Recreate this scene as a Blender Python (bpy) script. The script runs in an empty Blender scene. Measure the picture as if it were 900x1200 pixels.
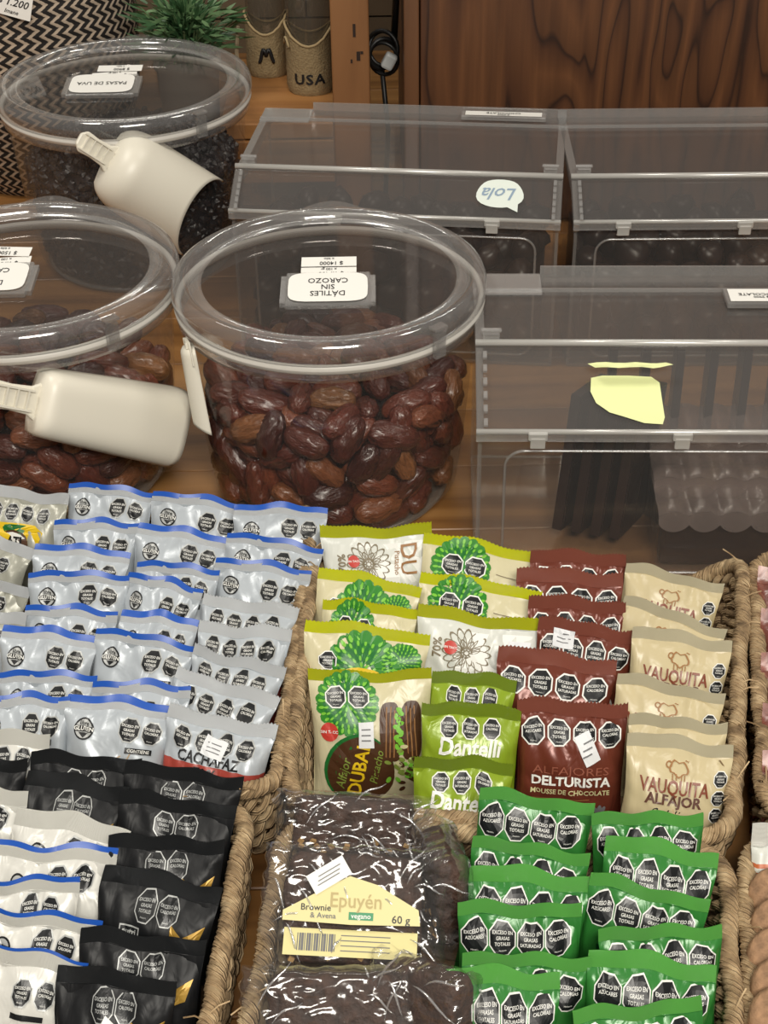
import bpy, bmesh, math, random
from mathutils import Vector, Matrix, noise, Euler
R = math.radians
PI = math.pi
scene = bpy.context.scene
col = scene.collection
random.seed(7)

# ------------------------------------------------------------------ camera, light, exposure
H, PITCH, ROLL, FPX = 0.74, R(35.0), R(1.0), 1800.0
Fv = Vector((0, math.cos(PITCH), -math.sin(PITCH)))
R0 = Vector((1, 0, 0)); U0 = Vector((0, math.sin(PITCH), math.cos(PITCH)))
Rv = R0 * math.cos(ROLL) - U0 * math.sin(ROLL)
Uv = U0 * math.cos(ROLL) + R0 * math.sin(ROLL)
cam_d = bpy.data.cameras.new('camera'); cam = bpy.data.objects.new('camera', cam_d); col.objects.link(cam)
cam_d.sensor_fit = 'HORIZONTAL'; cam_d.sensor_width = 36; cam_d.lens = 36 * FPX / 900; cam_d.clip_start = .02
M4 = Matrix.Identity(4)
for i in range(3):
    M4[i][0] = Rv[i]; M4[i][1] = Uv[i]; M4[i][2] = -Fv[i]
M4[2][3] = H
cam.matrix_world = M4
scene.camera = cam

def at(px, py, z):
    """the point at height z that the photograph shows at a pixel"""
    d = Fv + Rv * ((px - 450) / FPX) - Uv * ((py - 600) / FPX)
    t = (z - H) / d.z
    return Vector((0, 0, H)) + d * t
def atY(px, py, Y):
    d = Fv + Rv * ((px - 450) / FPX) - Uv * ((py - 600) / FPX)
    return Vector((0, 0, H)) + d * (Y / d.y)

w = bpy.data.worlds.new('World'); scene.world = w; w.use_nodes = True
w.node_tree.nodes['Background'].inputs[0].default_value = (.36, .33, .30, 1)
w.node_tree.nodes['Background'].inputs[1].default_value = 0.50
def area(name, loc, target, sx, sy, power, colr=(1, .95, .86)):
    l = bpy.data.lights.new(name, 'AREA'); l.shape = 'RECTANGLE'; l.size = sx; l.size_y = sy; l.energy = power; l.color = colr
    o = bpy.data.objects.new(name, l); col.objects.link(o); o.location = loc
    o.rotation_euler = (Vector(target) - Vector(loc)).to_track_quat('-Z', 'Y').to_euler()
    return o
area('ceiling_lamp', (0.25, -0.75, 1.75), (0.05, 0.75, 0), .9, .5, 34)
area('ceiling_lamp', (-0.9, 0.9, 2.0), (-0.1, 0.9, 0), .5, .35, 12)
area('ceiling_lamp', (1.3, 0.9, 2.2), (0.1, 1.0, 0), .5, .3, 8)
area('ceiling_strip_lamp', (0.0, 2.6, 1.75), (0.1, 1.0, 0), 1.6, .06, 5, (1, .97, .9))
scene.view_settings.view_transform = 'Standard'; scene.view_settings.look = 'None'
scene.view_settings.gamma = 1; scene.view_settings.use_curve_mapping = False
scene.view_settings.exposure = 0.31
scene.cycles.transparent_max_bounces = 40
scene.cycles.max_bounces = 8; scene.cycles.diffuse_bounces = 3; scene.cycles.glossy_bounces = 4
scene.cycles.caustics_reflective = False; scene.cycles.caustics_refractive = False
scene.cycles.sample_clamp_indirect = 4
scene.cycles.use_denoising = True

# ------------------------------------------------------------------ materials
def srgb(c):
    if isinstance(c, str):
        c = tuple(int(c[i:i + 2], 16) for i in (0, 2, 4))
    return tuple(((v / 255) / 12.92 if v / 255 <= .04045 else ((v / 255 + .055) / 1.055) ** 2.4) for v in c) + (1,)
MATS = {}
def newmat(name):
    m = bpy.data.materials.new(name); m.use_nodes = True
    nt = m.node_tree; return m, nt, nt.nodes['Principled BSDF']
def N(nt, typ, **kw):
    n = nt.nodes.new(typ)
    for k, v in kw.items():
        if k in n.inputs: n.inputs[k].default_value = v
        else: setattr(n, k, v)
    return n
def bump(nt, b, src, strength=.3, dist=.001):
    bp = N(nt, 'ShaderNodeBump'); bp.inputs['Strength'].default_value = strength; bp.inputs['Distance'].default_value = dist
    nt.links.new(src, bp.inputs['Height']); nt.links.new(bp.outputs[0], b.inputs['Normal'])
def ramp(nt, fac, stops):
    r = N(nt, 'ShaderNodeValToRGB'); e = r.color_ramp.elements
    while len(e) < len(stops): e.new(.5)
    for i, (p, c) in enumerate(stops): e[i].position = p; e[i].color = c
    nt.links.new(fac, r.inputs[0]); return r
def mapping(nt, scale, coord='Object', rot=(0, 0, 0)):
    tc = N(nt, 'ShaderNodeTexCoord'); mp = N(nt, 'ShaderNodeMapping')
    mp.inputs['Scale'].default_value = scale; mp.inputs['Rotation'].default_value = rot
    nt.links.new(tc.outputs[coord], mp.inputs[0]); return mp
def plain(name, c, rough=.5, metal=0, spec=.5, bs=0, bscale=80, bd=.001, var=0, stretch=(1, 1, 1), coat=0):
    if name in MATS: return MATS[name]
    m, nt, b = newmat(name)
    b.inputs['Base Color'].default_value = srgb(c); b.inputs['Roughness'].default_value = rough
    b.inputs['Metallic'].default_value = metal; b.inputs['Specular IOR Level'].default_value = spec
    if coat: b.inputs['Coat Weight'].default_value = coat; b.inputs['Coat Roughness'].default_value = .12
    if bs or var:
        mp = mapping(nt, stretch); n = N(nt, 'ShaderNodeTexNoise'); n.inputs['Scale'].default_value = bscale; n.inputs['Detail'].default_value = 3
        nt.links.new(mp.outputs[0], n.inputs['Vector'])
        if bs: bump(nt, b, n.outputs[0], bs, bd)
        if var:
            s = srgb(c); r = ramp(nt, n.outputs[0], [(.3, tuple(v * (1 - var) for v in s[:3]) + (1,)), (.7, tuple(min(1, v * (1 + var)) for v in s[:3]) + (1,))])
            nt.links.new(r.outputs[0], b.inputs['Base Color'])
    MATS[name] = m; return m
def wrap(name, c, rough=.32, metal=.0, bs=.35):
    """plastic or foil film, finely crinkled"""
    if name in MATS: return MATS[name]
    m, nt, b = newmat(name)
    b.inputs['Base Color'].default_value = srgb(c); b.inputs['Roughness'].default_value = rough; b.inputs['Metallic'].default_value = metal
    mp = mapping(nt, (1, 1, .45)); n = N(nt, 'ShaderNodeTexNoise'); n.inputs['Scale'].default_value = 75; n.inputs['Detail'].default_value = 2
    n.inputs['Distortion'].default_value = 1.2
    nt.links.new(mp.outputs[0], n.inputs['Vector']); bump(nt, b, n.outputs[0], bs, .0035)
    MATS[name] = m; return m
def seam_mat(name, c, rough=.3, metal=.0, lines=5):
    """heat-sealed band: fine horizontal ridges along the UV"""
    if name in MATS: return MATS[name]
    m, nt, b = newmat(name)
    b.inputs['Base Color'].default_value = srgb(c); b.inputs['Roughness'].default_value = rough; b.inputs['Metallic'].default_value = metal
    tc = N(nt, 'ShaderNodeTexCoord'); wv = N(nt, 'ShaderNodeTexWave'); wv.bands_direction = 'Y'; wv.inputs['Scale'].default_value = lines * .33
    wv.inputs['Distortion'].default_value = .3
    nt.links.new(tc.outputs['UV'], wv.inputs['Vector']); bump(nt, b, wv.outputs['Fac'], .7, .0012)
    MATS[name] = m; return m
def clear(name, tint=(.93, .92, .90), base=.04, edge=.6, rough=.04, haze=0, hazec=(.8, .8, .8), bs=0, bscale=30):
    """thin clear plastic: transparent, with a Fresnel-like reflection and a little haze"""
    m = bpy.data.materials.new(name); m.use_nodes = True; nt = m.node_tree; nt.nodes.clear()
    out = N(nt, 'ShaderNodeOutputMaterial'); tr = N(nt, 'ShaderNodeBsdfTransparent'); gl = N(nt, 'ShaderNodeBsdfGlossy'); mx = N(nt, 'ShaderNodeMixShader')
    tr.inputs[0].default_value = tuple(tint) + (1,); gl.inputs['Roughness'].default_value = rough; gl.inputs[0].default_value = (1, 1, 1, 1)
    lw = N(nt, 'ShaderNodeLayerWeight'); lw.inputs[0].default_value = .35
    mr = N(nt, 'ShaderNodeMapRange'); mr.inputs['To Min'].default_value = base; mr.inputs['To Max'].default_value = edge
    nt.links.new(lw.outputs['Facing'], mr.inputs['Value'])
    pw = N(nt, 'ShaderNodeMath'); pw.operation = 'POWER'; pw.inputs[1].default_value = 2.2
    nt.links.new(lw.outputs['Facing'], pw.inputs[0]); nt.links.new(pw.outputs[0], mr.inputs['Value'])
    nt.links.new(mr.outputs[0], mx.inputs[0]); nt.links.new(tr.outputs[0], mx.inputs[1]); nt.links.new(gl.outputs[0], mx.inputs[2])
    last = mx.outputs[0]
    if bs:
        mp = mapping(nt, (1, 1, 1)); n = N(nt, 'ShaderNodeTexNoise'); n.inputs['Scale'].default_value = bscale; n.inputs['Detail'].default_value = 3; n.inputs['Distortion'].default_value = 1.5
        nt.links.new(mp.outputs[0], n.inputs['Vector']); bp = N(nt, 'ShaderNodeBump'); bp.inputs['Strength'].default_value = bs; bp.inputs['Distance'].default_value = .01
        nt.links.new(n.outputs[0], bp.inputs['Height']); nt.links.new(bp.outputs[0], gl.inputs['Normal']); nt.links.new(bp.outputs[0], lw.inputs['Normal'])
    if haze:
        df = N(nt, 'ShaderNodeBsdfDiffuse'); df.inputs[0].default_value = tuple(hazec) + (1,); m2 = N(nt, 'ShaderNodeMixShader'); m2.inputs[0].default_value = haze
        nt.links.new(last, m2.inputs[1]); nt.links.new(df.outputs[0], m2.inputs[2]); last = m2.outputs[0]
    nt.links.new(last, out.inputs[0]); MATS[name] = m; return m

ACRYL = clear('acrylic_wall', (.93, .92, .90), .03, .45, .05, haze=.025)
JARLID = clear('smoky_lid', (.56, .545, .54), .06, .42, .06, haze=.035, hazec=(.75, .72, .7))  # grey tint paints the dark interior and dim ceiling reflection into clear lids
ACRYLTOP = clear('acrylic_lid', (.76, .745, .73), .06, .45, .07, haze=.05, hazec=(.75, .72, .7))
EDGE = clear('acrylic_edge', (.82, .82, .82), .16, .85, .18, haze=.13, hazec=(.85, .83, .80))
ROD = clear('acrylic_rod', (.8, .8, .8), .25, .9, .25, haze=.34, hazec=(.92, .90, .84))  # cream haze paints lamp highlights onto the clear rods and clips
GASKET = plain('white_gasket', (206, 202, 194), .4)
RIM = clear('acrylic_rim', (.80, .80, .80), .10, .95, .10, haze=.09, hazec=(.8, .78, .76), bs=.06, bscale=14)
FILM = clear('clear_film', (.96, .96, .96), .06, .75, .13, haze=.015)
WHITE = plain('white_paper', (236, 234, 228), .6)
INK = plain('black_ink', (24, 24, 26), .5)
GREYINK = plain('grey_ink', (110, 110, 112), .6)
PLASTIC = plain('scoop_plastic', (226, 221, 206), .38, spec=.5)
def datemat():
    m, nt, b = newmat('date_skin')
    oi = N(nt, 'ShaderNodeObjectInfo'); r = ramp(nt, oi.outputs['Random'], [(0, srgb('401a13')), (.45, srgb('692f20')), (.8, srgb('84452c')), (1, srgb('96653a'))])
    mp = mapping(nt, (.35, 1, 1)); n = N(nt, 'ShaderNodeTexNoise'); n.inputs['Scale'].default_value = 260; n.inputs['Detail'].default_value = 4
    nt.links.new(mp.outputs[0], n.inputs['Vector'])
    mx = N(nt, 'ShaderNodeMixRGB'); mx.blend_type = 'MULTIPLY'; mx.inputs[0].default_value = .55
    r2 = ramp(nt, n.outputs[0], [(.3, (.35, .3, .3, 1)), (.65, (1, 1, 1, 1))])
    nt.links.new(r.outputs[0], mx.inputs[1]); nt.links.new(r2.outputs[0], mx.inputs[2]); nt.links.new(mx.outputs[0], b.inputs['Base Color'])
    b.inputs['Roughness'].default_value = .3; b.inputs['Coat Weight'].default_value = .5; b.inputs['Coat Roughness'].default_value = .2
    bump(nt, b, n.outputs[0], .8, .004); return m
DATE = datemat()
CHOC = plain('dark_chocolate', (44, 27, 22), .35, bs=.3, bscale=60, bd=.002)
CHOC2 = plain('brownie_crumb', (62, 42, 32), .7, bs=.9, bscale=160, bd=.004, var=.5)
PRUNE = plain('raisin_skin', (26, 20, 24), .35, bs=.6, bscale=200, bd=.002, var=.4)
def wood(name, c1, c2, c3, axis='X', scale=1.0, rough=.42, coat=.2, rnd=True):
    m, nt, b = newmat(name)
    st = {'X': (1.2, 14, 14), 'Z': (14, 14, 1.2), 'Y': (14, 1.2, 14)}[axis]
    mp = mapping(nt, tuple(s * scale for s in st))
    vec = mp.outputs[0]
    if rnd:
        oi = N(nt, 'ShaderNodeObjectInfo'); va = N(nt, 'ShaderNodeVectorMath'); va.operation = 'ADD'
        sc = N(nt, 'ShaderNodeMath'); sc.operation = 'MULTIPLY'; sc.inputs[1].default_value = 37
        nt.links.new(oi.outputs['Random'], sc.inputs[0]); nt.links.new(mp.outputs[0], va.inputs[0]); nt.links.new(sc.outputs[0], va.inputs[1]); vec = va.outputs[0]
    n = N(nt, 'ShaderNodeTexNoise'); n.inputs['Scale'].default_value = 2.2; n.inputs['Detail'].default_value = 8; n.inputs['Distortion'].default_value = .6
    nt.links.new(vec, n.inputs['Vector'])
    r = ramp(nt, n.outputs[0], [(.28, srgb(c1)), (.5, srgb(c2)), (.72, srgb(c3))])
    nt.links.new(r.outputs[0], b.inputs['Base Color']); b.inputs['Roughness'].default_value = rough; b.inputs['Coat Weight'].default_value = coat; b.inputs['Coat Roughness'].default_value = .25
    bump(nt, b, n.outputs[0], .15, .001); MATS[name] = m; return m
COUNTER = wood('counter_wood', (102, 68, 36), (152, 106, 58), (180, 132, 78), 'X', 1.0)
PINE = wood('pine_wood', (134, 88, 46), (170, 118, 66), (190, 140, 86), 'X', .8, .6, 0)
PINEZ = wood('pine_wood_upright', (100, 66, 38), (136, 92, 54), (156, 110, 68), 'Z', .8, .6, 0)
def walnut():
    m, nt, b = newmat('walnut_veneer')
    tc = N(nt, 'ShaderNodeTexCoord'); mp = N(nt, 'ShaderNodeMapping'); mp.inputs['Scale'].default_value = (5.4, 1, .8)
    nt.links.new(tc.outputs['Object'], mp.inputs[0])
    n1 = N(nt, 'ShaderNodeTexNoise'); n1.inputs['Scale'].default_value = 3.1; n1.inputs['Detail'].default_value = 1.5; n1.inputs['Distortion'].default_value = .35
    nt.links.new(mp.outputs[0], n1.inputs['Vector'])
    mul = N(nt, 'ShaderNodeMath'); mul.operation = 'MULTIPLY'; mul.inputs[1].default_value = 7
    nt.links.new(n1.outputs[0], mul.inputs[0])
    fr = N(nt, 'ShaderNodeMath'); fr.operation = 'FRACT'; nt.links.new(mul.outputs[0], fr.inputs[0])
    r = ramp(nt, fr.outputs[0], [(0, srgb('321c10')), (.1, srgb('54331e')), (.5, srgb('6e4629')), (.94, srgb('5a3820')), (1, srgb('321c10'))])
    mp2 = N(nt, 'ShaderNodeMapping'); mp2.inputs['Scale'].default_value = (90, 90, 4); nt.links.new(tc.outputs['Object'], mp2.inputs[0])
    n2 = N(nt, 'ShaderNodeTexNoise'); n2.inputs['Scale'].default_value = 1.6; n2.inputs['Detail'].default_value = 4; nt.links.new(mp2.outputs[0], n2.inputs['Vector'])
    r2 = ramp(nt, n2.outputs[0], [(.3, (.7, .68, .66, 1)), (.7, (1.0, 1.0, 1.0, 1))])
    mx = N(nt, 'ShaderNodeMixRGB'); mx.blend_type = 'MULTIPLY'; mx.inputs[0].default_value = 1
    nt.links.new(r.outputs[0], mx.inputs[1]); nt.links.new(r2.outputs[0], mx.inputs[2]); nt.links.new(mx.outputs[0], b.inputs['Base Color'])
    b.inputs['Roughness'].default_value = .5; return m
WALNUT = walnut()
def seagrass():
    m, nt, b = newmat('seagrass')
    mp = mapping(nt, (1, 1, 1)); n = N(nt, 'ShaderNodeTexNoise'); n.inputs['Scale'].default_value = 90; n.inputs['Detail'].default_value = 5
    nt.links.new(mp.outputs[0], n.inputs['Vector'])
    r = ramp(nt, n.outputs[0], [(.25, srgb('5e4a33')), (.48, srgb('a68b67')), (.72, srgb('cfb68e'))])
    nt.links.new(r.outputs[0], b.inputs['Base Color']); b.inputs['Roughness'].default_value = .75
    tc = N(nt, 'ShaderNodeTexCoord'); wv = N(nt, 'ShaderNodeTexWave'); wv.bands_direction = 'X'; wv.inputs['Scale'].default_value = 1.6; wv.inputs['Distortion'].default_value = 1
    nt.links.new(tc.outputs['UV'], wv.inputs['Vector']); bump(nt, b, wv.outputs['Fac'], .6, .0015); return m
GRASS = seagrass()
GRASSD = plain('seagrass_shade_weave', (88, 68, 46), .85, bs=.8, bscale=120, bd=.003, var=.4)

# ------------------------------------------------------------------ mesh builders
class MB:
    def __init__(s): s.v = []; s.f = []; s.m = []; s.uv = None
    def add(s, vs, fs, mi=0):
        o = len(s.v); s.v += [tuple(p) for p in vs]; s.f += [tuple(i + o for i in f) for f in fs]; s.m += [mi] * len(fs)
    def box(s, c, d, mi=0, rot=None, bev=0):
        hx, hy, hz = d[0] / 2, d[1] / 2, d[2] / 2
        vs = [Vector((x * hx, y * hy, z * hz)) for x in (-1, 1) for y in (-1, 1) for z in (-1, 1)]
        if rot is not None: vs = [rot @ v for v in vs]
        s.add([v + Vector(c) for v in vs], [(0, 1, 3, 2), (4, 6, 7, 5), (0, 4, 5, 1), (2, 3, 7, 6), (0, 2, 6, 4), (1, 5, 7, 3)], mi)
    def tube(s, pts, r, n=6, mi=0, cap=True, closed=False):
        pts = [Vector(p) for p in pts]; L = len(pts); vs = []; fs = []
        rr = r if callable(r) else (lambda t: r)
        up = None
        for i, p in enumerate(pts):
            a = pts[i - 1] if (i or closed) else p; b_ = pts[(i + 1) % L] if (i < L - 1 or closed) else p
            t = (b_ - a).normalized()
            if up is None: up = t.orthogonal().normalized()
            up = (up - t * up.dot(t)).normalized(); sd = t.cross(up)
            for k in range(n):
                an = 2 * PI * k / n; vs.append(p + (up * math.cos(an) + sd * math.sin(an)) * rr(i / max(1, L - 1)))
        for i in range(L if closed else L - 1):
            j = (i + 1) % L
            for k in range(n): fs.append((i * n + k, i * n + (k + 1) % n, j * n + (k + 1) % n, j * n + k))
        if cap and not closed: fs.append(tuple(range(n - 1, -1, -1))); fs.append(tuple((L - 1) * n + k for k in range(n)))
        s.add(vs, fs, mi)
    def lathe(s, prof, n=64, mi=0, c=(0, 0, 0), a0=0, a1=2 * PI):
        full = abs(a1 - a0 - 2 * PI) < 1e-6; cnt = n if full else n + 1; vs = []; fs = []
        for (r, z) in prof:
            for k in range(cnt):
                a = a0 + (a1 - a0) * k / n; vs.append((c[0] + r * math.cos(a), c[1] + r * math.sin(a), c[2] + z))
        for i in range(len(prof) - 1):
            for k in range(n):
                k2 = (k + 1) % cnt; fs.append((i * cnt + k, i * cnt + k2, (i + 1) * cnt + k2, (i + 1) * cnt + k))
        s.add(vs, fs, mi)
    def grid(s, fn, nu, nv, mi=0, flip=False):
        vs = [fn(i / nu, j / nv) for j in range(nv + 1) for i in range(nu + 1)]
        fs = []
        for j in range(nv):
            for i in range(nu):
                a = j * (nu + 1) + i; q = (a, a + 1, a + nu + 2, a + nu + 1); fs.append(q[::-1] if flip else q)
        s.add(vs, fs, mi)
    def mesh(s, name, mats, smooth=True):
        me = bpy.data.meshes.new(name); me.from_pydata(s.v, [], s.f)
        for m in (mats if isinstance(mats, (list, tuple)) else [mats]): me.materials.append(m)
        me.polygons.foreach_set('material_index', s.m)
        me.polygons.foreach_set('use_smooth', [smooth] * len(s.f))
        if s.uv:
            ul = me.uv_layers.new(name='UVMap'); li = [0] * len(me.loops); me.loops.foreach_get('vertex_index', li)
            ul.data.foreach_set('uv', [c for i in li for c in s.uv[i]])
        me.update(); return me
    def build(s, name, mats, parent=None, smooth=False):
        o = bpy.data.objects.new(name, s.mesh(name, mats, smooth)); col.objects.link(o)
        if parent is not None: o.parent = parent
        return o
def tag(o, label=None, cat=None, group=None, kind=None):
    if label: o['label'] = label
    if cat: o['category'] = cat
    if group: o['group'] = group
    if kind: o['kind'] = kind
    return o
def empty(name, loc=(0, 0, 0), rz=0, label=None, cat=None, group=None):
    o = bpy.data.objects.new(name, None); col.objects.link(o); o.location = loc; o.rotation_euler = (0, 0, rz); o.empty_display_size = .02
    return tag(o, label, cat, group)
def link(name, me, parent=None, mw=None):
    o = bpy.data.objects.new(name, me); col.objects.link(o)
    if parent is not None: o.parent = parent
    if mw is not None: o.matrix_world = mw
    return o
def bev(o, wdt=.001, seg=2):
    b = o.modifiers.new('bevel', 'BEVEL'); b.width = wdt; b.segments = seg; b.limit_method = 'ANGLE'; return o

# text as flat triangles
_tc = {}
def text2d(s, h=1.0, bold=0.0, shear=0.0):
    key = (s, bold, shear)
    if key not in _tc:
        cu = bpy.data.curves.new('t', 'FONT'); cu.body = s; cu.resolution_u = 2; cu.offset = bold; cu.shear = shear
        cu.align_x = 'CENTER'; cu.align_y = 'CENTER'
        ob = bpy.data.objects.new('t', cu); col.objects.link(ob)
        me = bpy.data.meshes.new_from_object(ob); vs = [(v.co.x, v.co.y) for v in me.vertices]; fs = [tuple(p.vertices) for p in me.polygons]
        bpy.data.objects.remove(ob); bpy.data.curves.remove(cu); bpy.data.meshes.remove(me); _tc[key] = (vs, fs)
    vs, fs = _tc[key]
    k = h / .7
    return [(x * k, y * k) for x, y in vs], fs
class Deco:
    """flat print in pack millimetres: x to the right of centre, y down from the top edge"""
    def __init__(s): s.items = []
    def put(s, vs, fs, mat, lay): s.items.append((vs, fs, mat, lay))
    def text(s, t, cx, cy, h, mat, lay=3, rot=0, bold=.01, shear=0, wid=None, sx=1):
        vs, fs = text2d(t, h, bold, shear)
        if wid:
            ex = max(v[0] for v in vs) - min(v[0] for v in vs)
            if ex > 0: sx = wid / ex
        ca, sa = math.cos(R(rot)), math.sin(R(rot))
        s.put([(cx + x * sx * ca - y * sa, cy - (x * sx * sa + y * ca)) for x, y in vs], fs, mat, lay)
    def radial(s, cx, cy, fn, mat, lay=1, n=24, rings=4, rin=0):
        vs = []; fs = []
        rs = [rin + (1 - rin) * k / rings for k in range(rings + 1)]
        for q in rs:
            for k in range(n):
                x, y = fn(2 * PI * k / n); vs.append((cx + x * q, cy + y * q))
        for i in range(rings):
            for k in range(n): fs.append((i * n + k, i * n + (k + 1) % n, (i + 1) * n + (k + 1) % n, (i + 1) * n + k))
        s.put(vs, fs, mat, lay)
    def ell(s, cx, cy, rx, ry, mat, lay=1, rot=0, n=20, rings=2, rin=0):
        ca, sa = math.cos(R(rot)), math.sin(R(rot))
        s.radial(cx, cy, lambda a: (rx * math.cos(a) * ca - ry * math.sin(a) * sa, rx * math.cos(a) * sa + ry * math.sin(a) * ca), mat, lay, n, rings, rin)
    def octa(s, cx, cy, r, border=None, fill=None, lines=('EXCESO EN', 'GRASAS', 'TOTALES'), lc=None, bw=.12):
        def f(q): 
            def g(a):
                a2 = (a + PI / 8) % (PI / 4) - PI / 8
                k = math.cos(PI / 8) / math.cos(a2) * q; return (k * math.cos(a), k * math.sin(a))
            return g
        border = border or WHITEP; fill = fill or INKP; lc = lc or WHITEP
        s.radial(cx, cy, f(r), border, 1, 16, 4); s.radial(cx, cy, f(r * (1 - bw)), fill, 2, 16, 4)
        for i, t in enumerate(lines):
            s.text(t, cx, cy + r * (-.32 + .3 * i), r * .185, lc, 3, bold=.012, wid=min(r * 1.4, r * .155 * len(t)))
        s.text('Ministerio', cx, cy + r * .62, r * .09, lc, 3, bold=0)
    def rect(s, cx, cy, wd, ht, mat, lay=1, rot=0, nu=5, nv=3):
        ca, sa = math.cos(R(rot)), math.sin(R(rot)); vs = []
        for j in range(nv + 1):
            for i in range(nu + 1):
                x = (i / nu - .5) * wd; y = (j / nv - .5) * ht; vs.append((cx + x * ca - y * sa, cy + x * sa + y * ca))
        s.put(vs, [(j * (nu + 1) + i, j * (nu + 1) + i + 1, (j + 1) * (nu + 1) + i + 1, (j + 1) * (nu + 1) + i) for j in range(nv) for i in range(nu)], mat, lay)
    def poly(s, pts, mat, lay=1):
        cx = sum(p[0] for p in pts) / len(pts); cy = sum(p[1] for p in pts) / len(pts); P = []
        for i, p in enumerate(pts):
            q = pts[(i + 1) % len(pts)]
            for k in range(3): P.append((p[0] + (q[0] - p[0]) * k / 3, p[1] + (q[1] - p[1]) * k / 3))
        n = len(P); vs = [(cx, cy)] + [(cx + (x - cx) * .5, cy + (y - cy) * .5) for x, y in P] + P; fs = []
        for i in range(n):
            j = (i + 1) % n; fs.append((0, 1 + i, 1 + j)); fs.append((1 + i, 1 + n + i, 1 + n + j, 1 + j))
        s.put(vs, fs, mat, lay)
    def sticker(s, cx, cy, wd, ht, rot=0, mat=None, lay=5):
        s.rect(cx, cy, wd, ht, mat or TAGP, lay, rot, 4, 3)
        for k in (-.22, 0, .2): s.rect(cx, cy + ht * k, wd * .6, ht * .05, GREYINK, lay + 1, rot, 2, 1)
    def tomesh(s, name, fn):
        mats = []; mb = MB()
        for vs, fs, mat, lay in s.items:
            if mat not in mats: mats.append(mat)
            mb.add([fn(x / 1000, y / 1000, .00030 + .00016 * lay) for x, y in vs], fs, mats.index(mat))
        return mb.mesh(name, mats, False)
WHITEP = plain('print_white', (232, 232, 226), .45)
INKP = plain('print_black', (20, 22, 24), .35)
TAGP = plain('price_sticker', (222, 224, 226), .5)

# ------------------------------------------------------------------ the setting
def struct(o): o['kind'] = 'structure'; return o
# floor of the counter: separate boards running left to right
m = MB(); m.box((.05, 1.0, -.035), (3.2, 2.6, .02)); ctop = struct(m.build('counter', COUNTER)); tag(ctop, 'warm brown wooden plank counter under the jars and baskets', 'counter')
ys = -.3; k = 0
while ys < 2.3:
    wd = .095
    m = MB(); m.box((0, 0, -.0125), (3.2, wd - .0012, .025)); o = m.build('plank', COUNTER, ctop); o.location = (.05, ys + wd / 2, 0); bev(o, .0008, 1)
    ys += wd; k += 1
# tiled wall far behind
m = MB(); m.box((0, 2.27, .5), (3.4, .04, 1.1)); wb = struct(m.build('wall_back', plain('grout', (70, 60, 50), .9)))
TILE = plain('taupe_tile', (104, 90, 72), .4, var=.15, bscale=12)
tm = MB(); tm.box((0, 0, 0), (.147, .012, .097)); tme = tm.mesh('tile', [TILE], False)
for i in range(20):
    for j in range(7):
        o = link('tile', tme, wb); o.location = (-1.45 + i * .15 + (j % 2) * .075, 2.246, .0 + j * .1)

# walnut cabinet at the right back
xl = atY(473, 60, 1.62).x
cab = empty('walnut_cabinet', (xl + .45, 1.64, 0), 0, 'dark walnut cabinet with arched grain, behind the two rear clear bins', 'cabinet')
m = MB(); m.box((0, .2, .3), (.9, .36, .6)); bev(m.build('body', WALNUT, cab), .002)
for i in range(1):
    m = MB(); m.box((.009, -.002, .3), (.882, .02, .59)); bev(m.build('panel', WALNUT, cab), .0015)
m = MB(); m.box((-.4415, -.002, .3), (.016, .024, .6)); bev(m.build('edge_strip', wood('edge_wood', (80, 52, 34), (104, 70, 46), (120, 82, 54), 'Z'), cab), .0015)

# pine shelf at the left back
px0 = atY(388, 60, 1.66).x; px1 = atY(433, 60, 1.66).x; zs = .115
sh = empty('pine_shelf', ((px0 + px1) / 2, 1.66, 0), 0, 'pale pine shelf with a thick upright post, left of the walnut cabinet', 'shelf')
pc = (px0 + px1) / 2
m = MB(); m.box((0, .02, .3), (px1 - px0, .04, .6)); bev(m.build('post', PINEZ, sh), .002)
m = MB(); m.box((-.084, .1, zs - .009), (.126, .22, .018)); bev(m.build('board', PINE, sh), .0015)
m = MB(); m.box((-.084, -.004, zs - .045), (.126, .014, .05)); bev(m.build('rail', PINE, sh), .0015)
m = MB(); m.box((-.139, .15, zs / 2 - .01), (.016, .1, zs - .02)); bev(m.build('side', PINEZ, sh), .002)
MK = plain('wood_mark', (44, 28, 18), .8)
m = MB()
for (a, b_, w_, h_) in ((432 - 17, 36, .003, .014), (420, 66, .004, .01), (412, 72, .002, .004), (424, 62, .003, .003)):
    p = atY(a, b_, 1.659); m.box((p.x - pc, .0, p.z), (w_, .0012, h_))
m.build('knot_mark', MK, sh)

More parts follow.
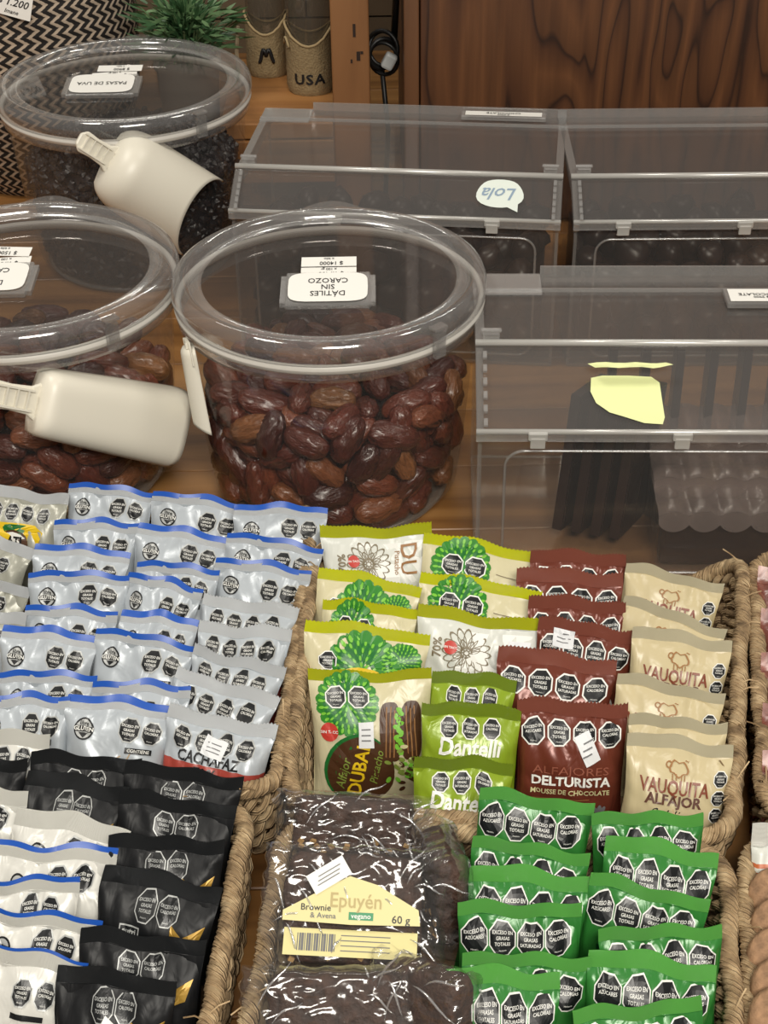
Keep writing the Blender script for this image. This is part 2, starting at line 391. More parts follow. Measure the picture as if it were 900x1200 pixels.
# burlap-dressed glass jars on the shelf
BURL = plain('burlap_cloth', (146, 126, 92), .9, bs=.8, bscale=420, bd=.002, var=.12)
JARG = clear('jar_glass', (.78, .76, .72), .08, .7, .05, haze=.06, hazec=(.5, .46, .4))
def burlap_jar(pxc, pyb, r, label, letters, hb):
    base = at(pxc, pyb, zs); base.y += r
    t = empty('burlap_jar', (base.x, base.y, zs), 0, label, 'glass jar', 'burlap jars on the pine shelf')
    m = MB(); m.lathe([(.001, .002), (r * .9, .002), (r, .01), (r, .16), (r * .8, .18)], 40); m.build('glass', JARG, t, True)
    m = MB(); n = 48
    def f(u, v):
        a = -PI / 2 + 2 * PI * u
        top = hb + .022 * (math.sin(a) < 0) * 0 + .020 * (abs(math.cos(a)) ** 2)
        z = top * v; rr = r * 1.06 + .0012 * noise.noise((math.cos(a) * 9, math.sin(a) * 9, z * 90)) + .0006
        if v < .08: rr *= .93 + .07 * v / .08
        return (rr * math.cos(a), rr * math.sin(a), z + .0005)
    m.grid(f, n, 12); sl = m.build('burlap_sleeve', BURL, t, True)
    pts = [Vector(f(k / 48, 1)) for k in range(48)]
    m = MB(); m.tube(pts, .0016, 6, closed=True); m.build('hem', plain('burlap_hem', (168, 146, 108), .9, bs=.5, bscale=300), t, True)
    m = MB()
    for k, ch in enumerate(letters):
        vs, fs = text2d(ch, .0115, .03)
        a0 = -PI / 2 + (k - (len(letters) - 1) / 2) * .42
        m.add([((r * 1.06 + .0022) * math.cos(a0 + x / r), (r * 1.06 + .0022) * math.sin(a0 + x / r), .02 + y) for x, y in vs], fs)
    if letters: m.build('stencil_letters', INK, t)
    m = MB()
    if not letters:
        for sx in (-1, 1):
            m.tube([((r * 1.06 + .002) * math.cos(-PI / 2 + sx * q * .35), (r * 1.06 + .003) * math.sin(-PI / 2 + sx * q * .35), hb * .55 + .008 * math.sin(q * 5)) for q in [k / 8 for k in range(9)]], .0022, 5)
        m.build('dark_bow', INK, t, True)
    else:
        m.tube([((r * 1.06 + .002) * math.cos(-PI / 2 - .9 - q * .5), (r * 1.06 + .003) * math.sin(-PI / 2 - .9 - q * .5), hb * .95 + .01 * math.sin(q * 3)) for q in [k / 8 for k in range(9)]], .0015, 5)
        m.build('twine', plain('twine', (170, 150, 112), .9), t, True)
burlap_jar(314, 92, .0235, 'glass jar in a burlap sleeve with a dark bow, left one on shelf', '', .052)
burlap_jar(364, 113, .0255, 'glass jar in a burlap sleeve with stencilled letters, beside the post', 'USA', .058)

# cable and plug in the gap
p = at(452, 108, .06)
t = empty('coiled_cable', (atY(450, 100, 1.72).x, 1.72, 0), 0, 'black coiled cable with a white plug between post and walnut cabinet', 'cable')
m = MB(); pts = []
for k in range(90):
    a = k * .32; pts.append((.016 * math.cos(a), .01 * math.sin(a * .7), .16 + .018 * math.sin(a) + .0002 * k))
m.tube(pts, .0025, 6); m.tube([(.012, .01, .18), (.016, .0, .25), (.014, 0, .4)], .004, 6); m.tube([(0, 0, 0), (.004, 0, .08), (-.002, 0, .15)], .003, 6)
m.build('cord', plain('black_rubber', (22, 21, 20), .45), t, True)
m = MB(); m.box((.006, -.016, .165), (.014, .012, .018), rot=Matrix.Rotation(.5, 3, 'Y')); bev(m.build('plug', plain('white_plug', (200, 202, 200), .4), t), .003)

# ------------------------------------------------------------------ zigzag planter basket and plant
def chevron():
    m, nt, b = newmat('black_cream_chevron_weave')
    tc = N(nt, 'ShaderNodeTexCoord'); sp = N(nt, 'ShaderNodeSeparateXYZ'); nt.links.new(tc.outputs['UV'], sp.inputs[0])
    def mth(op, a, bval=None):
        n = N(nt, 'ShaderNodeMath'); n.operation = op
        for i, q in enumerate((a, bval)):
            if q is None: continue
            if isinstance(q, (int, float)): n.inputs[i].default_value = q
            else: nt.links.new(q, n.inputs[i])
        return n.outputs[0]
    u = mth('MULTIPLY', sp.outputs[0], 62); v = mth('MULTIPLY', sp.outputs[1], 46)
    tri = mth('PINGPONG', v, 1.0)
    s = mth('FRACT', mth('ADD', u, mth('MULTIPLY', tri, .75)))
    nse = N(nt, 'ShaderNodeTexNoise'); nse.inputs['Scale'].default_value = 160; nt.links.new(tc.outputs['UV'], nse.inputs['Vector'])
    s2 = mth('ADD', s, mth('MULTIPLY', mth('SUBTRACT', nse.outputs[0], .5), .25))
    r = ramp(nt, s2, [(.48, srgb((22, 17, 15))), (.56, srgb((176, 158, 138))), (.9, srgb((186, 168, 148))), (.97, srgb((22, 17, 15)))])
    nt.links.new(r.outputs[0], b.inputs['Base Color']); b.inputs['Roughness'].default_value = .8
    bump(nt, b, s2, .6, .002); return m
bc = atY(40, 60, 1.80)
t = empty('zigzag_basket', (bc.x - .012, 1.82, 0), 0, 'black and cream zigzag woven basket with a price tag, top left', 'basket')
m = MB(); prof = [(.09, .0), (.105, .02), (.128, .10), (.135, .18), (.13, .24), (.118, .30)]
m.lathe(prof, 72); uv = []
for i, (r_, z_) in enumerate(prof):
    for k in range(72): uv.append((k / 72, z_ / .3))
m.uv = uv
# seam column duplicate would smear the weave only at the back
o = m.build('woven_body', chevron(), t, True)
m = MB(); m.lathe([(.0, .002), (.09, .002)], 48); m.lathe([(.118 + .004 * math.cos(a), .30 + .004 * math.sin(a)) for a in [k * PI / 4 for k in range(9)]], 48); m.build('rim', plain('dark_weave', (40, 32, 26), .9), t, True)
d = Deco(); d.rect(0, 0, 44, 24, WHITE, 0, 0, 4, 3); d.text('$ 1.200', 0, -3, 8, INK, 2, bold=.01, shear=.3); d.text('Imane', 0, 7, 4.5, INK, 2, shear=.3)
me = d.tomesh('price_tag', lambda x, y, o_: (x, -o_, -y)); q = atY(14, 6, 1.684)
tgp = link('price_tag', me, t); tgp.location = (q.x - t.location.x, 1.684 - 1.82, q.z); tgp.rotation_euler = (R(-8), R(14), R(-8))

pp = atY(213, 30, 1.72)
t = empty('small_plant', (pp.x, 1.74, 0), 0, 'small bushy green plant in a whitish pot behind the rear jar', 'plant')
m = MB(); m.lathe([(.001, .001), (.028, .001), (.036, .15), (.039, .152), (.039, .165), (.034, .165), (.032, .15), (.001, .148)], 36); m.build('pot', plain('pot_ceramic', (190, 182, 168), .4), t, True)
m = MB(); rnd = random.Random(3)
for k in range(900):
    a = rnd.uniform(0, 2 * PI); el = rnd.uniform(.05, 1.5); L = rnd.uniform(.016, .03); r0 = rnd.uniform(.0, .058)
    o_ = Vector((math.cos(a) * math.cos(el) * r0, math.sin(a) * math.cos(el) * r0, .165 + rnd.uniform(0, .055)))
    dr = Vector((math.cos(a) * math.cos(el), math.sin(a) * math.cos(el), math.sin(el) * .8 + rnd.uniform(-.3, .2))).normalized()
    sd = dr.cross(Vector((rnd.uniform(-1, 1), rnd.uniform(-1, 1), rnd.uniform(-1, 1)))).normalized() * .0021
    nn = dr.cross(sd).normalized() * .0008
    m.add([o_ - sd * .5, o_ + sd * .5, o_ + dr * L * .5 + sd + nn, o_ + dr * L * .5 - sd + nn, o_ + dr * L], [(0, 1, 2, 3), (3, 2, 4)], k % 2)
lv = m.build('leaves', [plain('leaf_green', (58, 92, 56), .5), plain('leaf_pale', (98, 128, 86), .5)], t); lv['kind'] = 'stuff'
m = MB()
for k in range(24):
    a = rnd.uniform(0, 2 * PI); m.tube([(0.01 * math.cos(a), .01 * math.sin(a), .148), (.03 * math.cos(a), .03 * math.sin(a), .20)], .001, 4)
m.build('stems', plain('stem', (72, 84, 52), .7), t)
m = MB(); m.tube([(.075, .0, .0), (.07, .0, .1), (.066, .0, .17), (.07, -.004, .2)], lambda q: .0035 - .0015 * q, 6)
tw = m.build('pale_stick', plain('stick', (150, 134, 108), .8)); tw.location = (pp.x - .008, 1.73, 0); tag(tw, 'thin pale stick standing at the right of the plant pot', 'stick')

# ------------------------------------------------------------------ round acrylic jars
JH = .203
def prof_r(z):           # tapered body radius
    return .100 + (.1185 - .100) * min(1, max(0, z / .17)) ** .6
def candy_jar(c, rz, label, holder_off, strips, words, sc=1.0):
    t = empty('round_acrylic_jar', (c[0], c[1], 0), rz, label, 'storage jar', 'round acrylic jars'); t.scale = (sc, sc, 1.04)
    m = MB(); m.lathe([(.001, .003), (.086, .003), (.097, .006)] + [(prof_r(z), z) for z in (.014, .03, .06, .09, .12, .15, .172)], 72); m.build('body', ACRYL, t, True)
    m = MB(); m.lathe([(.080, .0005), (.094, .0005), (.097, .006), (.090, .006), (.080, .003), (.080, .0005)], 64); m.build('base_ring', EDGE, t, True)
    # collar of the body
    m = MB(); m.lathe([(.1185, .158), (.1225, .160), (.1235, .166), (.1225, .172), (.118, .173)], 72); m.build('collar', RIM, t, True)
    # lid: skirt, rounded rim, step, recessed disc, tab
    lid = MB(); lid.lathe([(.1215, .1735), (.1245, .1745), (.1258, .179), (.1255, .185), (.1235, .190), (.1195, .1925), (.115, .192), (.1115, .1895), (.110, .1865)], 88)
    lo = lid.build('lid', RIM, t, True)
    m = MB(); m.lathe([(.110, .1865), (.1075, .1872), (.1055, .1885), (.1030, .1880), (.1015, .1862)], 88); m.build('lid_step', EDGE, lo, True)
    m = MB(); m.lathe([(.1015, .1862), (.08, .1862), (.05, .1862), (.0, .1862)], 72); m.build('lid_disc', JARLID, lo, True)
    m = MB(); m.lathe([(.1215 + .0030 * math.cos(q), .1705 + .0040 * math.sin(q)) for q in [k * PI / 5 for k in range(11)]], 88); m.build('gasket', GASKET, lo, True)
    m = MB()
    def f(u, v):
        a = PI / 2 + (u - .5) * .62; e = .018 * math.cos((u - .5) * PI) ** 2; r = .1245 + e * v
        return (r * math.cos(a), r * math.sin(a), .187 + .001 * v)
    m.grid(f, 14, 3); m.build('lid_tab', RIM, lo, True)
    m = MB()
    for a in (-.85,):
        ca, sa = math.cos(a), math.sin(a); m.box((.1275 * ca, .1275 * sa, .176), (.004, .010, .020), rot=Matrix.Rotation(a, 3, 'Z'))
        m.box((.1265 * ca, .1265 * sa, .1895), (.008, .012, .002), rot=Matrix.Rotation(a, 3, 'Z'))
    m.build('lid_hinge', RIM, lo)
    # label holder on the disc
    hx, hy = holder_off
    hd = empty('label_holder', (hx, hy + .006, .1870)); hd.parent = t; hd.scale = (1, 1.35, 1); hd.rotation_euler = (R(4), 0, 0)
    m = MB(); m.box((0, 0, .0025), (.066, .036, .005)); h_ = bev(m.build('holder_block', EDGE, hd), .0012)
    for sx in (-1, 1): m = MB(); m.box((sx * .0345, 0, .002), (.005, .03, .004)); m.build('holder_side', EDGE, hd)
    d = Deco()
    pts = []
    for k in range(28):
        a = 2 * PI * k / 28; q = 5; pts.append((31 * abs(math.cos(a)) ** (2 / q) * (1 if math.cos(a) > 0 else -1), 16 * abs(math.sin(a)) ** (2 / q) * (1 if math.sin(a) > 0 else -1)))
    d.poly(pts, WHITE, 0)
    for k, wd in enumerate(words): d.text(wd, 0, (-1 if len(words) > 1 else 0) * 7 * (1 - k) if len(words) > 1 else 0, 5.2, INK, 2, bold=.005)
    me = d.tomesh('paper_label', lambda x, y, o_: (-x, y, .0056 + o_))
    link('paper_label', me, hd)
    for i, (ox, oy, rt, tx) in enumerate(strips):
        d = Deco(); d.rect(0, 0, 44, 11, WHITE, 0); d.text(tx[0], -2, -2, 4, INK, 2, bold=.01); d.text(tx[1], 0, 3.2, 2.6, INK, 2)
        me = d.tomesh('price_strip', lambda x, y, o_: (-x, y, .0015 + o_ + i * .0008)); s_ = link('price_strip', me, hd); s_.location = (ox, oy, 0); s_.rotation_euler = (0, 0, rt)
    return t
cj = Vector((at(385, 311, JH).x, at(385, 311, JH).y, 0)); lj = Vector((at(25, 303, JH).x, at(25, 303, JH).y, 0)); bj = Vector((at(144, 86, JH).x, at(144, 86, JH).y, 0))
print('jars', cj, lj, bj)
candy_jar(cj, 0, 'round clear jar of dates in the centre, fully in view', (0, -.038), [(-.0, .022, 0, ('$ 1.7400', 'x 100 gr')), (-.0, .033, 0, ('$ 14000', 'x kilo'))], ['DÁTILES', 'SIN', 'CAROZO'])
candy_jar(lj, 0, 'round clear jar of dates at the left edge, with white boxy scoop', (-.022, -.032), [(.006, .022, .06, ('$ 1.7500', 'x 100 gr')), (.004, .034, -.06, ('$ 15000', 'x kilo'))], ['DÁTILES', 'CON', 'CAROZO'])
candy_jar(bj, 0, 'round clear jar of dark raisins at the back, below zigzag basket', (-.018, -.026), [(.008, .022, .12, ('$ 1.9000', 'x 100 gr')), (.012, .032, .0, ('$ 8900', 'x kilo'))], ['PASAS DE UVA'], 1.055)

# dates
def date_mesh(seed):
    m = MB(); nu, nv = 26, 16
    def f(u, v):
        a = 2 * PI * u; p_ = PI * v
        x = -math.cos(p_) * .0200; s = math.sin(p_) ** .72 if 0 < v < 1 else 0
        r = .0116 * s * (1 + .10 * noise.noise((math.cos(a) * 2.2, math.sin(a) * 2.2, x * 40 + seed * 9)) - .75 * max(0, .36 - abs(noise.noise((math.cos(a) * 1.7 + seed, math.sin(a) * 1.7, x * 55))) * 2)  - .6 * max(0, .26 - abs(noise.noise((math.cos(a) * 3.3 + seed, math.sin(a) * 3.3, x * 70))) * 2))
        return (x, r * math.cos(a), r * math.sin(a) * .92 + .0015 * math.cos(x * 80))
    m.grid(f, nu, nv); return m.mesh('date', [DATE], True)
DM = [date_mesh(s) for s in range(4)]
def fill_dates(c, n_max, top, seed, group, label):
    rnd = random.Random(seed); placed = []
    def ok(p, d, lim):
        for (q, e) in placed:
            dd = p - q
            if abs(dd.x) > .045 or abs(dd.y) > .045 or abs(dd.z) > .045: continue
            for s in (-.0095, 0, .0095):
                for s2 in (-.0095, 0, .0095):
                    if (dd + d * s - e * s2).length < lim: return False
        return True
    for stage, (tries, lim) in enumerate(((5000, .0185), (9000, .0150), (12000, .0120))):
        for _ in range(tries):
            if len(placed) >= n_max: break
            z = rnd.uniform(.014, top + .006)
            if rnd.random() < .72:
                a = rnd.uniform(-PI / 2 - 1.75, -PI / 2 + 1.75); r = prof_r(z) - .013 - rnd.random() ** 2 * .016
                tang = Vector((-math.sin(a), math.cos(a), 0)); up = Vector((0, 0, 1)); g = rnd.gauss(0, 1.1)
                d = (tang * math.cos(g) + up * math.sin(g) + Vector((math.cos(a), math.sin(a), 0)) * rnd.uniform(-.35, .35)).normalized()
                z = min(z, top - .003)
            else:
                a = rnd.uniform(0, 2 * PI); r = math.sqrt(rnd.random()) * (prof_r(top) - .022); z = top + rnd.uniform(-.006, .006) + .012 * (1 - (r / .1) ** 2)
                g = rnd.uniform(0, 2 * PI); d = Vector((math.cos(g), math.sin(g), rnd.gauss(0, .25))).normalized()
            p = Vector((r * math.cos(a), r * math.sin(a), z))
            if p.z - abs(d.z) * .0195 < .012: continue
            e1 = p + d * .017; e2 = p - d * .017
            if max(math.hypot(e1.x, e1.y), math.hypot(e2.x, e2.y)) > prof_r(z) - .008: continue
            if ok(p, d, lim): placed.append((p, d))
    for i, (p, d) in enumerate(placed):
        me = DM[i % 4]; q = d.to_track_quat('X', 'Z'); q = q @ Euler((rnd.uniform(0, 6.28), 0, 0)).to_quaternion(); s = rnd.uniform(.88, 1.12)
        o = link('date', me); o.matrix_world = Matrix.LocRotScale(p + Vector((c[0], c[1], 0)), q, Vector((s * rnd.uniform(.9, 1.1), s, s)))
        tag(o, label, 'date', group)
    m = MB()
    def f(u, v):
        a = 2 * PI * u; z = .008 + (top - .018) * min(1, v * 1.25); r = (prof_r(z) - .034) * (1 if v < .8 else (1 - v) / .2)
        r *= 1 + .06 * noise.noise((math.cos(a) * 4, math.sin(a) * 4, z * 50)); return (r * math.cos(a), r * math.sin(a), z + (.01 * (v - .8) / .2 if v > .8 else 0))
    m.grid(f, 40, 24); o = m.build('packed_dates', plain('deep_dates', (40, 18, 14), .5, bs=1, bscale=70, bd=.01, var=.5), None, True); o.location = (c[0], c[1], 0)
    tag(o, 'dark mass of ' + group.replace('dates in', 'dates deep inside'), 'dates', None, 'stuff')
    print('dates', len(placed))
fill_dates(cj, 172, .104, 1, 'dates in the centre jar', 'glossy reddish brown date piled in the centre jar')
fill_dates(lj, 128, .100, 2, 'dates in the left jar', 'glossy brown date piled in the jar at the left edge')

# raisins
def raisin_heap():
    m = MB(); rnd = random.Random(5); base = []
    bm = bmesh.new(); bmesh.ops.create_icosphere(bm, subdivisions=1, radius=1); V = [v.co.copy() for v in bm.verts]; F = [tuple(v.index for v in f.verts) for f in bm.faces]; bm.free()
    for k in range(1500):
        top = .115
        if rnd.random() < .6:
            z = rnd.uniform(.01, top); a = rnd.uniform(-PI / 2 - 1.9, -PI / 2 + 1.9); r = prof_r(z) - .009 - rnd.random() * .006
        else:
            a = rnd.uniform(0, 2 * PI); r = math.sqrt(rnd.random()) * .1; z = top + .018 * (1 - (r / .1) ** 2) + rnd.uniform(-.003, .003)
        c = Vector((r * math.cos(a), r * math.sin(a), z)); E = Euler((rnd.uniform(0, 6), rnd.uniform(0, 6), 0)).to_matrix(); sc = Vector((rnd.uniform(.005, .0085), .0048, .0042))
        m.add([c + E @ Vector((v.x * sc.x, v.y * sc.y * rnd.uniform(.8, 1.1), v.z * sc.z)) for v in V], F)
    def f(u, v):
        a = 2 * PI * u; z = .008 + .104 * min(1, v * 1.25); r = (prof_r(z) - .012) * (1 if v < .8 else (1 - v) / .2); return (r * math.cos(a), r * math.sin(a), z + (.015 * (v - .8) / .2 if v > .8 else 0))
    m.grid(f, 40, 16); o = m.build('raisins', PRUNE, None, False); o.location = (bj[0], bj[1], 0); o.scale = (1.05, 1.05, 1.04); tag(o, 'heap of dark raisins filling the rear round jar', 'raisins', None, 'stuff')
raisin_heap()

# ------------------------------------------------------------------ scoops
def scoop(name, p_start, p_end, normal, wd, depth, npow, label, handle_len, cut, hook, tp=.9, cl=.14, ce=3.2):
    """trough with its round back towards the viewer; from handle end to open end"""
    p0 = Vector(p_start); p1 = Vector(p_end); ax = (p1 - p0); L = ax.length; ax.normalize()
    nn = Vector(normal); nn = (nn - ax * nn.dot(ax)).normalized(); sd = ax.cross(nn).normalized()
    mw = Matrix.Identity(4)
    for i in range(3): mw[i][0] = ax[i]; mw[i][1] = sd[i]; mw[i][2] = nn[i]; mw[i][3] = p0[i]
    t = empty(name, (0, 0, 0), 0, label, 'scoop'); t.matrix_world = mw
    m = MB(); nu, nv = 30, 30
    def f(u, v):
        phi = PI * (u - .0); s = v
        cx, sy = math.cos(phi), math.sin(phi)
        ex = 2 / npow
        y = -math.copysign(abs(cx) ** ex, cx) * wd / 2; z = abs(sy) ** ex * depth
        g = min(1, s / cl); cap = (1 - (1 - g) ** ce) ** (1 / ce)
        Ls = L * (1 - cut * math.sin(phi)) 
        flare = tp + (1 - tp) * s
        return (s * s * Ls * .25 + s * Ls * .75, y * (.3 * cap + .7 * cap ** .35) * flare, z * cap * flare)
    m.grid(f, nu, nv); o = m.build('bowl', PLASTIC, t, True)
    md = o.modifiers.new('thick', 'SOLIDIFY'); md.thickness = .0018; md.offset = -1
    m = MB(); hl = handle_len; hw = .011
    def hcs(s, w_):
        return [(-s, -w_, depth * .30), (-s, w_, depth * .30), (-s, w_, depth * .42), (-s, -w_, depth * .42)]
    ss = [-.012, 0, .006, hl * .5, hl - .006, hl]; ws = [hw * 1.5, hw * 1.3, hw, hw * .9, hw, hw * .5]
    vs = []; 
    for s_, w_ in zip(ss, ws): vs += hcs(s_, w_)
    fs = [(0, 1, 2, 3)] + [(20, 23, 22, 21)]
    for i in range(5):
        for k in range(4): a = i * 4 + k; b_ = i * 4 + (k + 1) % 4; fs.append((a, a + 4, b_ + 4, b_))
    m.add(vs, fs); bev(m.build('handle', PLASTIC, t), .0015)
    # ribs under the handle
    m = MB()
    for s_ in (-1, 1): m.box((-hl * .5, s_ * hw * .7, depth * .45), (hl * .8, .0016, .004))
    for k in range(4): m.box((-hl * (.2 + .2 * k), 0, depth * .45), (.0014, hw * 1.4, .003))
    m.build('handle_rib', PLASTIC, t)
    return t
def on_jar(c, px, py, rr):
    """point on a vertical cylinder of radius rr round the jar axis along the pixel ray, near side"""
    d = Fv + Rv * ((px - 450) / FPX) - Uv * ((py - 600) / FPX); o = Vector((0, 0, H))
    dx, dy = d.x, d.y; ox, oy = o.x - c[0], o.y - c[1]; A = dx * dx + dy * dy; B = 2 * (ox * dx + oy * dy); C_ = ox * ox + oy * oy - rr * rr
    disc = B * B - 4 * A * C_
    if disc < 0: tt = -B / (2 * A)
    else: tt = (-B - math.sqrt(disc)) / (2 * A)
    return o + d * tt
a = on_jar(bj, 124, 184, .132); b_ = on_jar(bj, 238, 256, .131)
scoop('rounded_scoop', a, b_, (.15, -.85, .45), .084, .036, 2.0, 'white rounded plastic scoop hanging on the rear jar of raisins', .038, .30, None, .94, .36, 2.1)
a = on_jar(lj, 34, 468, .124); b_ = on_jar(lj, 192, 498, .126)
scoop('boxy_scoop', a, b_, (0, -.85, .5), .062, .030, 4.0, 'white boxy plastic scoop hanging across the left jar of dates', .045, -.02, None, .78)
# slim scoop hanging edge-on at the left of the centre jar
a = on_jar(cj, 226, 408, .1225); b_ = on_jar(cj, 246, 504, .1215)
scoop('slim_scoop', a + Vector((0, .004, 0)), b_, (-.97, -.2, .1), .026, .010, 2.2, 'slim white scoop seen edge-on, hanging at left of the centre jar', .006, .12, None)

# ------------------------------------------------------------------ rectangular acrylic bins
def acrylic_bin(FL, FR, prof, label, clips, notch=None, handle=True):
    """FL, FR: front lid corners; prof: (run to hinge, front z, hinge z, whole depth)"""
    run, zf, zh, dep = prof
    FL = Vector((FL.x, FL.y, 0)); FR = Vector((FR.x, FR.y, 0)); L = (FR - FL).length; ang = math.atan2(FR.y - FL.y, FR.x - FL.x)
    t = empty('acrylic_bin', FL, ang, label, 'storage bin', 'rectangular acrylic bins')
    T = .003; i0 = .006
    def pan(name, mb, mat=ACRYL, par=t): o = mb.build(name, [mat, EDGE], par); return o
    def board(c, d, thin):   # big faces clear, narrow faces edge-lit
        m = MB(); m.box(c, d); 
        m.m = [1] * 6
        idx = {'x': (0, 1), 'y': (2, 3), 'z': (4, 5)}[thin]
        for k in idx: m.m[k] = 0
        return m
    pan('bottom_panel', board((L / 2, dep / 2, .0025), (L - .004, dep - .008, T), 'z'))
    pan('front_panel', board((L / 2, i0, zf / 2), (L - .006, T, zf - .006), 'y'))
    pan('back_panel', board((L / 2, dep - .004, zh / 2), (L - .006, T, zh - .004), 'y'))
    for x in (.003, L - .003):
        m = MB(); P = [(0.005, .002), (dep - .004, .002), (dep - .004, zh - .002), (run, zh - .002), (0.005, zf - .004)]
        vs = [(x - T / 2, y, z) for y, z in P] + [(x + T / 2, y, z) for y, z in P]; n = 5
        fs = [tuple(range(n - 1, -1, -1)), tuple(range(n, 2 * n))] + [(i, (i + 1) % n, n + (i + 1) % n, n + i) for i in range(n)]
        m.add(vs, fs); m.m = [0, 0] + [1] * 5; pan('side_panel', m)
    # embossed rounded frame on the front face
    m = MB(); pts = []; rr = .014; x0, x1, z0, z1 = .022, L - .022, .012, zf - .016
    for cx, cz, a0 in ((x1 - rr, z1 - rr, 0), (x0 + rr, z1 - rr, PI / 2), (x0 + rr, z0 + rr, PI), (x1 - rr, z0 + rr, 3 * PI / 2)):
        for k in range(7): a = a0 + k * PI / 12; pts.append((cx + rr * math.cos(a), i0 - .0022, cz + rr * math.sin(a)))
    m.tube(pts, .0012, 6, closed=True); m.build('embossed_frame', EDGE, t, True)
    # fixed top
    fx = run + .004
    top = pan('fixed_top', board((L / 2, (fx + dep) / 2, zh), (L, dep - fx, T), 'z'), ACRYLTOP)
    m = MB(); m.box((L / 2, dep - .03, zh + .003), (L, .0015, .003)); 
    if notch: m.box((notch / 2, dep - .018, zh + .0022), (notch, .036, .0012))
    m.box((L / 2 + (notch or 0) / 2, dep - .001, zh + .004), (L - (notch or 0), .002, .012)); m.build('top_ridge', EDGE, top)
    for x in (.004, L - .004):
        m = MB(); m.box((x, (fx + dep) / 2, zh - .004), (.007, dep - fx, .012)); m.build('top_flange', EDGE, top)
    # lid flap
    sl = math.hypot(run, zh - zf); an = math.atan2(zh - zf, run); RX = Matrix.Rotation(an, 3, 'X')
    lid = empty('lid', (0, 0, zf)); lid.parent = t
    m = board((0, 0, 0), (L, sl, T), 'z'); m.v = [tuple(RX @ Vector(v) + Vector((L / 2, run / 2, (zh - zf) / 2 + .002))) for v in m.v]; pan('lid_panel', m, ACRYLTOP, lid)
    m = MB(); m.tube([(0, run, zh - zf + .0045), (L, run, zh - zf + .0045)], .0028, 8); m.tube([(0, 0, .003), (L, 0, .003)], .0022, 8); m.build('hinge_rod', ROD, lid, True)
    m = MB(); m.box((L / 2, -.0008, -.001), (L, .0022, .007)); m.build('front_lip', EDGE, lid)
    for x in (.003, L - .003):
        m = MB(); c = Vector((x, run / 2, (zh - zf) / 2 - .003)); m.box(c, (.005, sl, .010), rot=RX)
        for k in range(6): m.box(c + RX @ Vector((.004 if x < .1 else -.004, (k - 2.5) * sl / 6.5, .008)), (.003, .006, .003), rot=RX)
        m.build('lid_side', EDGE, lid)
    for x in clips:
        m = MB(); m.box((x, -.003, .001), (.014, .004, .006)); m.box((x, -.004, -.004), (.011, .003, .009)); bev(m.build('clip', ROD, t), .0008).location.z = zf
    for x in (.012, L - .012):
        m = MB(); m.box((x, run + .007, zh + .006), (.013, .010, .010)); m.box((x, run + .006, zh + .012), (.016, .004, .003)); bev(m.build('hinge_block', EDGE, t), .0012)
    return t, L, ang
bA, LA, aA = acrylic_bin(at(268, 250, .150), at(657, 264, .150), (.042, .150, .175, .20), 'long clear bin with sloping lid behind the centre jar, white oval sticker', (.10, .245), .05)
bB, LB, aB = acrylic_bin(at(672, 264, .150), at(672, 264, .150) + Vector((.31, -.007, 0)), (.042, .150, .175, .20), 'long clear bin at the rear right, before the walnut cabinet', (.045, .155, .26), None)
bC, LC, aC = acrylic_bin(at(558, 510, .140), at(558, 510, .140) + Vector((.31, -.012, 0)), (.068, .140, .175, .188), 'large clear bin at right, nearest of the three, with chocolate slabs', (.045, .15, .25), .055)
print('bins', bA.location, LA, bB.location, bC.location)
def onlid(px, py, B, zf, zh, run):
    d = Fv + Rv * ((px - 450) / FPX) - Uv * ((py - 600) / FPX); o = Vector((0, 0, H))
    inv = B.matrix_world.inverted() if False else Matrix.LocRotScale(B.location, B.rotation_euler, None).inverted()
    o2 = inv @ o; d2 = inv.to_3x3() @ d
    n = Vector((0, -(zh - zf), run)); p = Vector((0, 0, zf + .0042)); tt = (p - o2).dot(n) / d2.dot(n); return o2 + d2 * tt
def lid_sticker(B, px, py, run, zf, zh, shape, mat, texts, name, par_label):
    q = onlid(px, py, B, zf, zh, run); an = math.atan2(zh - zf, run)
    d = Deco(); d.poly(shape, mat, 0)
    for tx in texts: d.text(*tx)
    o = link(name, d.tomesh(name, lambda x, y, o_: (x, -y, o_)), B); o.location = q; o.rotation_euler = (an, 0, 0); o['label'] = par_label
sp = [(27 * math.cos(a) * .8 * (1 + .06 * math.sin(3 * a)), 17 * math.sin(a) * (1 + .08 * math.cos(2 * a))) for a in [2 * PI * k / 26 for k in range(26)]]
sp[4] = (17, 20)
lid_sticker(bA, 586, 227, .042, .150, .175, sp, plain('sticker_white', (222, 230, 222), .5), [('Lola', 0, 0, 13, plain('pale_blue_ink', (140, 160, 180), .5), 2, 180, .01, .4)], 'oval_sticker', 'white oval speech-bubble sticker with blue script')
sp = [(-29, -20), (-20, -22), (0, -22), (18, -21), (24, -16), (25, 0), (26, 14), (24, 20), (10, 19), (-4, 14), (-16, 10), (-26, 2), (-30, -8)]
lid_sticker(bC, 738, 470, .068, .140, .175, [(x * .95, y * 1.0) for x, y in sp], plain('sticker_yellow', (226, 232, 170), .45, bs=.3, bscale=60), [], 'pale_yellow_sticker', 'pale yellow lamp reflection painted as a flat patch')  # flat yellow patch painting a lamp's reflection on the lid
# yellow strip painting the reflection's glow near the hinge of the nearest bin
d = Deco(); d.poly([(-24, -3), (-8, -4.5), (10, -3.5), (22, -4), (26, 0), (14, 3.5), (-6, 3), (-20, 4)], plain('sticker_yellow', (226, 232, 170)), 0)
o = link('folded_label', d.tomesh('folded_label', lambda x, y, o_: (x * 1.25, -y, .0022 + o_ + .0006 * math.sin(x * 300))), bC); q = bC.matrix_basis.inverted() @ at(737, 428, .178); o.location = (q.x, q.y, .1755)
